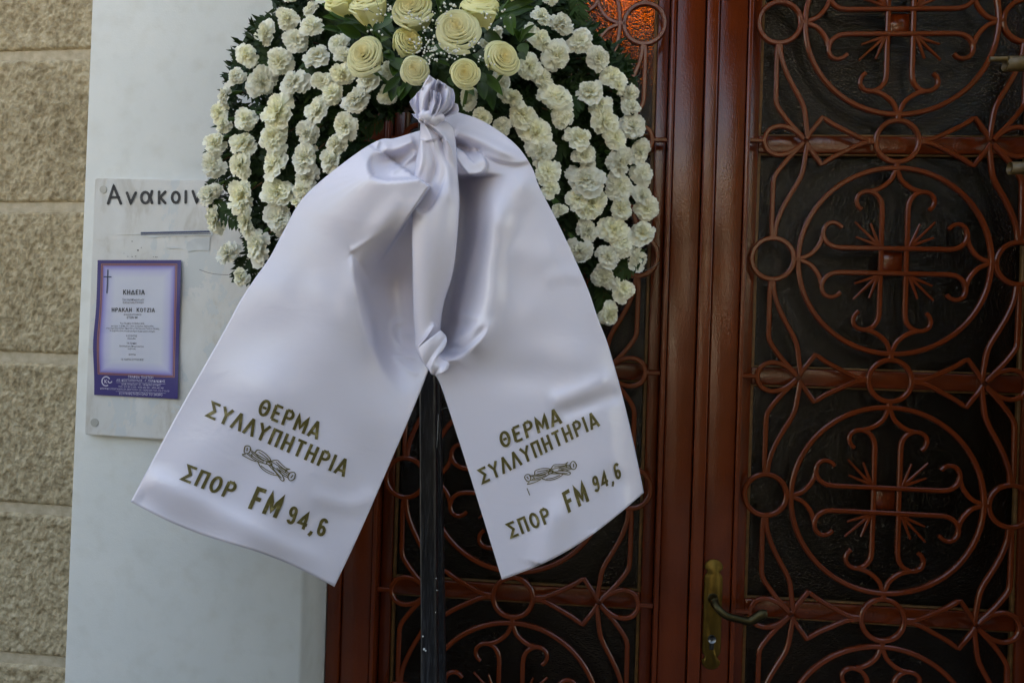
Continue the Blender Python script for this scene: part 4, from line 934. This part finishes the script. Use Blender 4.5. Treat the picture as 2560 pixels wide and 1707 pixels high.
def h_left(X, Y, u, v):
    h = .0 * X
    # outer part arches forward, body falls back towards the middle
    h += .030 * np.sin(np.clip(u, 0, 1) * PI * .9) * np.clip(v * 3, 0, 1)
    h += ledge(X, Y, [(990, 426), (946, 492), (902, 558), (858, 624)], .055, 110, 4, 1, (.02, .75))
    h -= blob(X, Y, 915, 720, 70, 160, .085, 0); h -= blob(X, Y, 900, 640, 60, 50, .03, -30); h += blob(X, Y, 880, 520, 70, 30, .012, -56)
    h += ridge(X, Y, [(806, 575), (815, 660), (840, 760), (880, 850), (940, 950)], .016, 24, (.3, .5), 1.4)
    h -= ridge(X, Y, [(822, 600), (840, 650), (865, 760), (900, 880)], .010, 20, (.3, .4))
    # pocket under the knot
    h += ledge(X, Y, [(860, 345), (848, 375), (856, 402), (880, 412), (920, 412), (960, 408), (1000, 400)], .032, 80, 6, 1, (.35, .02))
    h -= blob(X, Y, 905, 372, 46, 26, .030, -12)
    h += ridge(X, Y, [(955, 318), (905, 345), (870, 335)], .012, 12, (.1, .3))
    h += ridge(X, Y, [(960, 350), (915, 385), (890, 398)], .009, 8, (.1, .3))
    h += ridge(X, Y, [(870, 322), (868, 345), (900, 372)], .006, 7, (.05, .4), 1.3)
    h += ridge(X, Y, [(940, 735), (905, 745), (903, 770), (925, 800), (960, 815)], .0035, 8, (.2, .1), 1.3); h += blob(X, Y, 940, 770, 16, 13, .004)
    h += ridge(X, Y, [(900, 812), (930, 842), (965, 862)], .004, 8, (.3, .2), 1.3); h += ridge(X, Y, [(895, 815), (930, 818), (960, 822)], .0035, 6, (.3, .1), 1.3)
    # soft waves further down
    h += ridge(X, Y, [(600, 600), (640, 690), (640, 780)], .003, 50, (.4, .6))
    h += ridge(X, Y, [(806, 578), (840, 556), (900, 515)], .004, 7, (.05, .6), 1.3) - ridge(X, Y, [(806, 580), (830, 612), (850, 650)], .005, 8, (.05, .5), 1.3) + ridge(X, Y, [(808, 582), (812, 630), (822, 720)], .004, 6, (.05, .6), 1.2)
    h += ridge(X, Y, [(690, 630), (760, 700), (800, 790)], .003, 34, (.4, .4))
    h += blob(X, Y, 620, 900, 140, 70, .007, 20); h -= blob(X, Y, 800, 1000, 60, 120, .006, -30)
    h += ridge(X, Y, [(320, 1090), (450, 1150), (620, 1240), (770, 1300)], .006, 26, (.1, .2)); h -= ridge(X, Y, [(310, 1135), (420, 1205), (560, 1260)], .005, 24, (.1, .3))
    h += ridge(X, Y, [(700, 1130), (800, 1160), (870, 1130)], .004, 20)
    h += .003 * np.sin((X + Y) / 46.) * np.clip(v, 0, 1) ** 2
    return h
def Y_left(X, Y): return -.578 + .045 * np.clip((Y - 350) / 1000, 0, 1) + .00 * X
left_rows = [((955, 303), (1000, 290)), ((905, 318), (1000, 330)), ((868, 323), (1000, 375)), ((800, 366), (1000, 430)), ((700, 450), (1002, 520)), ((652, 530), (1002, 600)), ((620, 590), (1002, 670)), ((585, 640), (1002, 740)), ((552, 690), (992, 820)), ((520, 750), (978, 866)), ((475, 830), (938, 965)), ((410, 945), (880, 1100)), ((355, 1048), (824, 1228)), ((300, 1152), (768, 1347))]
TL = sheet('ribbon_tail', left_rows, h_left, Y_left, 120, 230, lambda u, v: 9 * np.sin(u * 2 * PI) * v ** 8)
def h_right(X, Y, u, v):
    h = .0 * X
    h += .034 * np.sin(np.clip(u, 0, 1) * PI * .75 + .1) * np.clip(v * 3, 0, 1)
    h -= ridge(X, Y, [(1062, 400), (1064, 520), (1045, 640), (1020, 740), (1000, 820)], .085, 46, (.02, .12))
    h += ridge(X, Y, [(1150, 410), (1130, 520), (1120, 620), (1118, 700), (1090, 780), (1040, 830)], .026, 40, (.2, .2))
    # pouch hanging from the knot
    h += ledge(X, Y, [(1010, 330), (1040, 355), (1070, 395), (1086, 405), (1108, 398), (1118, 380), (1112, 362), (1095, 345), (1060, 320)], .026, 60, 3, -1, (.1, .3))
    h -= blob(X, Y, 1060, 335, 40, 14, .014, 25); h += blob(X, Y, 1092, 372, 18, 22, .010)
    h += ridge(X, Y, [(1045, 305), (1090, 318), (1150, 345), (1215, 372)], .012, 14, (.05, .3)); h -= ridge(X, Y, [(1040, 325), (1085, 345), (1110, 348)], .014, 9, (.05, .3))
    h += ledge(X, Y, [(1100, 350), (1150, 372), (1190, 378), (1225, 368)], .010, 60, 6, -1, (.3, .1))
    h += blob(X, Y, 1200, 420, 40, 50, .012, 30)
    # puckers that gather at the lower pinch
    h += ridge(X, Y, [(1107, 735), (1075, 765), (1032, 792), (985, 838)], .007, 7, (.25, .05), 1.3); h += ridge(X, Y, [(1030, 715), (1068, 722), (1107, 735)], .005, 7, (.3, .2), 1.3)
    h -= blob(X, Y, 1055, 745, 28, 12, .006, 8); h += ridge(X, Y, [(1136, 722), (1110, 775), (1060, 815), (1000, 842)], .010, 12, (.3, .05), 1.4)
    h -= ridge(X, Y, [(1120, 745), (1085, 785), (1030, 822)], .008, 8)
    h += ridge(X, Y, [(1170, 560), (1230, 590), (1290, 580)], .003, 36); h += blob(X, Y, 1200, 720, 60, 40, .003, -30); h += blob(X, Y, 1310, 820, 60, 40, .003, 10); h -= blob(X, Y, 1200, 860, 80, 40, .006, 0)
    h += ridge(X, Y, [(1240, 650), (1300, 630), (1350, 640)], .002, 18); h += ridge(X, Y, [(1250, 930), (1330, 900), (1420, 860)], .006, 22); h -= ridge(X, Y, [(1270, 955), (1360, 925), (1440, 900)], .005, 16)
    h += ridge(X, Y, [(1250, 1300), (1270, 1210), (1320, 1120)], .009, 34, (.02, .4)); h -= ridge(X, Y, [(1400, 1220), (1400, 1140), (1440, 1070)], .006, 34, (.02, .3))
    h -= .030 * np.clip((u - .8) / .2, 0, 1) ** 2 * np.clip((v - .6) / .4, 0, 1)
    return h
def Y_right(X, Y): return -.575 + .03 * np.clip((Y - 350) / 1000, 0, 1)
right_rows = [((1000, 285), (1038, 254)), ((1000, 325), (1110, 279)), ((1000, 380), (1182, 330)), ((1000, 440), (1221, 383)), ((1000, 500), (1240, 432)), ((998, 600), (1282, 513)), ((992, 700), (1325, 605)), ((987, 790), (1352, 668)), ((988, 846), (1373, 730)), ((1010, 880), (1396, 790)), ((1047, 990), (1420, 872)), ((1082, 1100), (1442, 958)), ((1118, 1216), (1462, 1048)), ((1153, 1331), (1479, 1131))]
TR_ = sheet('ribbon_tail', right_rows, h_right, Y_right, 110, 220, lambda u, v: 26 * np.sin(u * PI) * v ** 6)
def h_col(X, Y, u, v):
    h = .019 * np.sin(u * PI) ** .7 + 0 * X
    h += ridge(X, Y, [(972, 278), (1005, 300), (1035, 340), (1046, 400)], .012, 7, (.05, .4), 1.4) + ridge(X, Y, [(972, 280), (992, 320), (1010, 390)], .010, 6, (.05, .5), 1.4) - ridge(X, Y, [(974, 280), (1012, 318), (1028, 370)], .010, 6, (.1, .4), 1.4)
    h += ledge(X, Y, [(948, 470), (968, 487), (985, 483), (1000, 462), (1015, 430), (1030, 380)], .010, 120, 3, 1, (.1, .3))
    h -= blob(X, Y, 990, 440, 22, 36, .012, 20); h += ridge(X, Y, [(966, 320), (968, 370), (952, 420)], .008, 8, (.02, .3)); h -= ridge(X, Y, [(990, 320), (1000, 380), (985, 440)], .010, 10, (.05, .4))
    h += ridge(X, Y, [(1020, 320), (1030, 400), (1035, 480)], .006, 8, (.02, .4)); h -= ridge(X, Y, [(1012, 310), (1020, 350), (1035, 390)], .008, 6, (.1, .3))
    h += ridge(X, Y, [(1000, 745), (980, 775), (957, 802)], .010, 6, (.05, .1), 1.4); h -= blob(X, Y, 985, 800, 18, 14, .010)
    return h
col_rows = [((966, 281), (988, 270)), ((965, 293), (1018, 276)), ((964, 312), (1040, 292)), ((962, 338), (1046, 318)), ((955, 372), (1049, 350)), ((949, 430), (1053, 420)), ((946, 500), (1055, 482)), ((947, 600), (1043, 615)), ((949, 700), (1020, 695)), ((952, 760), (1012, 755)), ((955, 800), (1014, 790)), ((968, 828), (1010, 822)), ((980, 845), (1000, 846))]
MC = sheet('centre_fold', col_rows, h_col, lambda X, Y: -.612 + .05 * (lambda q: q * q * (3 - 2 * q))(np.clip((Y - 520) / 320, 0, 1)) + 0 * X, 60, 170)
def h_kn(X, Y, u, v): return .012 * np.sin(u * PI) + .004 * np.sin(v * 9 + u * 4) + .003 * np.sin(u * 14)
sheet('lower_pinch', [((958, 800), (1012, 758)), ((966, 818), (1026, 775)), ((976, 836), (1022, 798)), ((985, 850), (1008, 818)), ((992, 860), (1030, 832)), ((1005, 862), (1030, 848))], lambda X, Y, u, v: .010 * np.sin(u * PI) + .006 * np.abs(np.sin(v * 7 + u * 2)), -.598, 30, 40)
# knot with tight wraps, and the ruffled tuft above it
kn = at(985 * S_, 270 * S_, -.640)
for i, (dx, dz, rx, rz, an) in enumerate(((-.004, .001, .012, .009, .3), (-.010, -.002, .007, .006, -.5), (.008, -.002, .016, .008, -.25))):
    bm = bmesh.new(); bmesh.ops.create_uvsphere(bm, u_segments=24, v_segments=14, radius=1)
    for v in bm.verts:
        v.co = Vector((v.co.x * rx, v.co.y * .009, v.co.z * rz * (1 + .18 * math.sin(v.co.x * 7 + i))))
        v.co = Matrix.Rotation(an, 3, 'Y') @ v.co + kn + Vector((dx, .002 * i, dz))
    mk('knot', bm, SATIN, RB_)
def tuft(rows, A, fr, ph, Y, edge=.012):
    A = A * 1.5; fr = fr * 1.5
    return sheet('tuft_frill', rows, lambda X, Yp, u, v: A * np.sin(u * fr + ph + v * .8) * (1 - v * .55) + edge * np.sin(u * 17 + v * 9) * (1 - v) ** 2 * .6, Y, 46, 34)
K = (975, 268)
tuft([((985, 172), (1018, 196)), ((972, 195), (1030, 205)), ((962, 225), (1032, 225)), ((965, 262), (1010, 262)), ((972, 278), (1002, 276))], .010, 5, 0, -.628)
tuft([((940, 235), (975, 195)), ((945, 245), (985, 215)), ((955, 262), (992, 240)), ((970, 275), (995, 268))], .009, 5, 1.2, -.618)
tuft([((1005, 182), (1040, 205)), ((1000, 200), (1044, 222)), ((1000, 225), (1040, 245)), ((990, 258), (1018, 264)), ((985, 272), (1000, 276))], .012, 6, 2.5, -.634)
tuft([((1005, 225), (1052, 240)), ((1008, 245), (1052, 258)), ((1002, 262), (1035, 266)), ((992, 272), (1010, 276))], .008, 5, .4, -.622)
tuft([((988, 205), (1012, 215)), ((990, 230), (1012, 240)), ((984, 262), (1000, 268))], .008, 7, 3.5, -.642)
tuft([((945, 262), (968, 262)), ((955, 272), (975, 275)), ((968, 282), (985, 284))], .005, 4, 1, -.640)

# print on the two tails, laid on the cloth itself
from mathutils.bvhtree import BVHTree
def bvh_of(o):
    me = o.data; M_ = Matrix.Translation(o.parent.location) @ o.matrix_parent_inverse
    return BVHTree.FromPolygons([v.co for v in me.vertices], [tuple(p.vertices) for p in me.polygons])
def on_cloth(bvh, px, py, off=.0013):
    d = ray(px, py).normalized(); h = bvh.ray_cast(CAMP, d)
    if h[0] is None: return CAMP + d * 1.25
    return h[0] - d * off
def print_word(bvh, tx, o, xe, upv, cv, th=.15, gap=.10, adv=None):
    """o: baseline start, xe: baseline end, upv: cap-height vector, in zoom pixels; cv maps zoom px to picture px"""
    ws, W = word_strokes(tx, gap); ex = ((xe[0] - o[0]) / W, (xe[1] - o[1]) / W)
    for ch, st in zip(tx, ws):
        if not st: continue
        def mp(x, y): return on_cloth(bvh, *cv(o[0] + ex[0] * x + upv[0] * y, o[1] + ex[1] * x + upv[1] * y))
        V, Fc = strokes_mesh(st, mp, th * 1.05, cap=False); mk('printed_letter', (V, Fc), GOLD, RB_, False)
bl, br = bvh_of(TL), bvh_of(TR_)
cl = lambda x, y: (300 + x / 2.8515, 950 + y / 2.8515); cr = lambda x, y: (1100 + x / 2.852, 950 + y / 2.852)
print_word(bl, 'ΘΕΡΜΑ', (970, 240), (1405, 425), (45, -116), cl)
print_word(bl, 'ΣΥΛΛΥΠΗΤΗΡΙΑ', (605, 258), (1597, 690), (48, -114), cl)
print_word(bl, 'ΣΠΟΡ', (425, 710), (790, 852), (55, -115), cl)
print_word(bl, 'FΜ', (905, 910), (1118, 985), (68, -155), cl, .17, .14)
print_word(bl, '94,6', (1175, 1012), (1455, 1122), (42, -124), cl, .16, .14)
print_word(br, 'ΘΕΡΜΑ', (440, 492), (872, 305), (-30, -112), cr)
print_word(br, 'ΣΥΛΛΥΠΗΤΗΡΙΑ', (300, 745), (1142, 325), (-38, -106), cr)
print_word(br, 'ΣΠΟΡ', (503, 1132), (800, 1008), (-40, -108), cr)
print_word(br, 'FΜ', (912, 950), (1068, 858), (-48, -144), cr, .17, .14)
print_word(br, '94,6', (1102, 808), (1300, 690), (-26, -112), cr, .16, .14)
# ornament: two crossed lilies in line drawing; drawn in its own frame (x along, y up)
orn = [[(-1, .10), (-1.02, .32), (-.90, .42), (-.80, .30), (-.82, .05), (-.95, -.02), (-1, .10)], [(-.84, .28), (-.6, .18), (-.2, .12), (.1, .10), (.4, .02), (.78, -.08)], [(-.86, .0), (-.6, -.12), (-.3, -.16), (0, -.10), (.3, -.16), (.55, -.3), (.80, -.34)],
       [(1, .0), (1.03, -.26), (.92, -.44), (.80, -.32), (.80, -.08), (.92, .06), (1, .0)], [(-.90, -.06), (-1.0, -.16), (-.7, -.22), (-.45, -.2)], [(-.62, .2), (-.55, .42), (-.3, .40), (-.05, .24), (0, .1), (-.2, .02), (-.45, .08), (-.62, .2)], [(-.5, .32), (-.3, .26), (-.08, .16)],
       [(-.4, -.18), (-.2, -.42), (.1, -.52), (.36, -.48), (.4, -.38), (.2, -.26), (0, -.12)], [(-.25, -.3), (0, -.4), (.3, -.42)], [(0, .1), (.2, .3), (.34, .24), (.6, .1), (.75, .12), (.6, .0)], [(-.1, .05), (.1, -.05), (.2, -.2), (.5, -.5), (.66, -.62), (.7, -.5), (.5, -.24), (.3, -.08)],
       [(-.1, -.02), (0, .06), (.1, 0), (.04, -.1), (-.08, -.08), (-.1, -.02)], [(.2, .2), (.45, .06), (.7, -.02)], [(-.75, .18), (-.5, .04), (-.2, -.02)], [(-.78, .02), (-.5, -.06), (-.2, -.1)], [(.35, -.02), (.6, -.12), (.82, -.16)], [(.4, -.12), (.62, -.22), (.8, -.26)], [(.2, -.22), (.4, -.36), (.6, -.5)], [(-.7, .1), (-.66, -.06)], [(.66, .02), (.64, -.16)], [(-.93, .3), (-.9, .12)], [(.94, -.1), (.9, -.3)]]
def ornament(bvh, c, ax, ay, cv):
    for s in orn:
        V, Fc = strokes_mesh([smooth_poly(s, 3)], lambda x, y: on_cloth(bvh, *cv(c[0] + ax[0] * x + ay[0] * y, c[1] + ax[1] * x + ay[1] * y)), .042, cap=False)
        mk('ornament_line', (V, Fc), GOLD, RB_, False)
ornament(bl, (1065, 590), (185, 78), (50, -122), cl); ornament(br, (788, 652), (170, -72), (-38, -110), cr)
V, Fc = strokes_mesh([[(620, 770), (632, 800), (640, 820)]], lambda x, y: on_cloth(br, *cr(x, y)), 6, cap=False); mk('ink_smudge', (V, Fc), GOLD, RB_, False)

# ------------------------------------------------------------------ cane ends at the right edge
def cane(px, py, r, Y, label, name='bamboo_cane', split=False):
    c = at(px, py, Y); e = Vector((JX1 - .012, Y, c.z + .004)); t = thing(name, (c + e) / 2, label, 'cane', 'bamboo canes by the right-hand jamb')
    n = 20; V = []; seg = 16; m_ = 12
    for i in range(m_ + 1):
        p = c.lerp(e, i / m_); rr = r * (1.08 if i in (6,) else 1)
        for k in range(seg): an = 2 * PI * k / seg; V.append(p + Vector((rnd.uniform(-.004, .004) if (i == 0 and split) else 0, math.cos(an) * rr, math.sin(an) * rr)))
    for i in range(2):      # hollow bore
        p = c + Vector((.0 + .03 * i, 0, 0))
        for k in range(seg): an = 2 * PI * k / seg; V.append(p + Vector((0, math.cos(an) * r * .62, math.sin(an) * r * .62)))
    Fc = [(i * seg + k, i * seg + (k + 1) % seg, (i + 1) * seg + (k + 1) % seg, (i + 1) * seg + k) for i in range(m_) for k in range(seg)]
    b0 = (m_ + 1) * seg; Fc += [(k, (k + 1) % seg, b0 + (k + 1) % seg, b0 + k) for k in range(seg)] + [(b0 + k, b0 + (k + 1) % seg, b0 + seg + (k + 1) % seg, b0 + seg + k) for k in range(seg)] + [tuple(b0 + seg + k for k in range(seg))]
    mk('cane_body', (V, Fc), BAMBOO, t)
    if split:
        q = c + Vector((-.030, -.003, r * .55)); mk('splinter', tube([q, q + Vector((.01, 0, .0)), q + Vector((.05, 0, .001)), q + Vector((.1, 0, .001))], 0, 10, lambda t: (.004 + .003 * t, .005)), BAMBOO, t)
cane(2512, 160, .0145, -.16, 'bamboo cane with a split end at the upper right edge, above the other cane', split=True)
cane(2524, 421, .0125, -.16, 'shorter round-cut bamboo cane end at the right edge, below the split cane')

mk('light_seal', box(-1.26, -1.092, .0535, .075, .14, 2.9, 0), DARK, dfm, False)  # dark strips added behind the stiles to stop lamp light leaking through
mk('light_seal', box(-.523, -.285, .0535, .075, .14, 2.9, 0), DARK, dfm, False)
mk('light_seal', box(.285, .43, .0535, .075, .14, 2.9, 0), DARK, dfm, False)
# neighbouring wreath guessed from the canes, added unseen to shade the right-hand leaf
W2 = thing('shade_wreath', (.52, -.66, .12), 'unseen dark evergreen wreath on a stand, added right of the doorway to shade the door leaf', 'wreath')
V = []; Fc = []
for q in range(12000):
    an = rnd.uniform(0, 2 * PI); rr = rnd.random() ** .5; c = Vector((.52 + .46 * rr * math.cos(an), -.66 + rnd.uniform(-.07, .07) * (1.1 - rr * .6), 1.48 + .82 * rr * math.sin(an)))
    d = Vector((rnd.uniform(-1, 1), rnd.uniform(-.8, .4), rnd.uniform(-1, .8))).normalized(); e = d.cross(Vector((rnd.uniform(-.6, .6), -1, rnd.uniform(-.6, .6)))).normalized(); l = rnd.uniform(.01, .022); b0 = len(V)
    V += [c, c + d * l + e * l * .35, c + d * l * 2, c + d * l - e * l * .35]; Fc.append((b0, b0 + 1, b0 + 2, b0 + 3))
mk('greenery', (V, Fc), FERN, W2, False)['kind'] = 'stuff'
for q in range(26):
    an = q / 26 * 2 * PI; o = bpy.data.objects.new('carnation', CM[q % 18]); COL.objects.link(o); o.parent = W2; o.location = Vector((.52 + .36 * math.cos(an), -.76, 1.48 + .66 * math.sin(an))) - W2.location
    o.rotation_euler = (PI / 2, 0, rnd.uniform(-.3, .3)); o.scale = (.03, .03, .03)
mk('pole', box(.505, .535, -.64, -.61, .12, 2.2, .002), POLE, W2)
# ------------------------------------------------------------------ opposite, unseen: hedges, trees and white building added for shade and reflections
hg = thing('shade_hedge', (-1, -4.4, 0), 'dark clipped hedge added behind the viewer to block low light and darken reflections', 'hedge')  # unseen hedge added to cut low light and give the door dark reflections
V = []; Fc = []
for q in range(14000):
    pass
    c = Vector((rnd.uniform(-.9, 5), -5.3 + rnd.uniform(-.3, .3), rnd.uniform(0, 2.35))) if q < 6000 else Vector((rnd.uniform(1.35, 5), -4.9 + rnd.uniform(-.3, .3), rnd.uniform(1.5, 3.5))) if q < 9500 else Vector((rnd.uniform(-5.6, -.9), -2.8 + rnd.uniform(-.25, .25), rnd.uniform(0, 1.6))); a_ = Vector((rnd.uniform(-1, 1), rnd.uniform(-1, 1), rnd.uniform(-1, 1))).normalized() * .07; b_ = a_.cross(Vector((rnd.uniform(-1, 1), rnd.uniform(-1, 1), 1))).normalized() * .04; b0 = len(V)
    V += [c, c + a_ * .5 + b_, c + a_, c + a_ * .5 - b_]; Fc.append((b0, b0 + 1, b0 + 2, b0 + 3))
mk('hedge_leaves', (V, Fc), HEDGE, hg, False)['kind'] = 'stuff'
mk('hedge_core', box(-5.5, -.95, -2.9, -2.7, 0, 1.45, .02), DARK, hg)
mk('hedge_core', box(1.45, 5, -5.0, -4.8, 0, 3.3, .02), DARK, hg)
mk('hedge_core', box(-.8, 5, -5.4, -5.2, 0, 2.2, .02), DARK, hg)
def tree(x, y, h, r_, seed, label):  # unseen tree, added to darken and break up what the door reflects
    rr = random.Random(seed); t = thing('added_tree', (x, y, 0), label, 'tree', 'trees added across the square for shade and reflections')
    mk('trunk', tube([(x, y, 0), (x + .05, y, h * .3), (x, y + .05, h * .55), (x + .1, y, h * .8)], 0, 10, lambda q: .17 * (1 - .6 * q)), BARK, t)
    V = []; Fc = []; cl_ = [(rr.uniform(-1, 1) * r_ * .7, rr.uniform(-1, 1) * r_ * .7, h * .68 + rr.uniform(-1, 1) * h * .25, rr.uniform(.3, .55) * r_) for _ in range(16)]
    for q in range(11000):
        cx_, cy_, cz_, s = cl_[q % 16]; d = Vector((rr.gauss(0, 1), rr.gauss(0, 1), rr.gauss(0, 1))).normalized() * s * rr.random() ** .4; c = Vector((x + cx_, y + cy_, cz_)) + d
        a = Vector((rr.uniform(-1, 1), rr.uniform(-1, 1), rr.uniform(-1, 1))).normalized() * .11; b = a.cross(Vector((rr.uniform(-1, 1), rr.uniform(-1, 1), 1))).normalized() * .06; b0 = len(V)
        V += [c, c + a * .5 + b, c + a, c + a * .5 - b]; Fc.append((b0, b0 + 1, b0 + 2, b0 + 3))
    mk('crown', (V, Fc), HEDGE, t, False)
WHB = m_flat('sunlit_white_render', (.62, .60, .55), .8, nscale=3)
ob = thing('reflector_building', (0, -22, 0), 'white rendered building added behind the viewer for the door to reflect', 'building')  # unseen building added as a bright reflection for the glossy paint
mk('wall', box(-9, 6.5, -28, -22, 0, 10.5, .02), WHB, ob, False)
for r_ in range(3):
    for c_ in range(7): mk('window', box(-8 + c_ * 2.05, -7 + c_ * 2.05, -21.99, -21.95, 1.2 + r_ * 3.1, 2.8 + r_ * 3.1, .01), DARK, ob, False)
TL_ = ['added leafy tree nearest the right-hand wall, behind the viewer', 'tallest added leafy tree far to the right, behind the viewer', 'added leafy tree straight across from the wreath, behind the viewer', 'added leafy tree far to the left, behind the viewer', 'broad added leafy tree in the second row to the right, behind the viewer', 'added leafy tree in the second row to the left, behind the viewer', 'added leafy tree in the middle of the second row, behind the viewer']
for i, (x, y, h, r_) in enumerate(((3.4, -7.6, 7.5, 2.7), (8.5, -8.5, 8.5, 3.2), (-1.6, -10.6, 5.8, 2.4), (-8.5, -11, 5.0, 2.2), (6.5, -12, 9, 3.8), (-5.2, -12.5, 5.5, 2.4), (4.6, -13.5, 7.5, 3.2))):
    tree(x, y, h, r_, i, TL_[i])
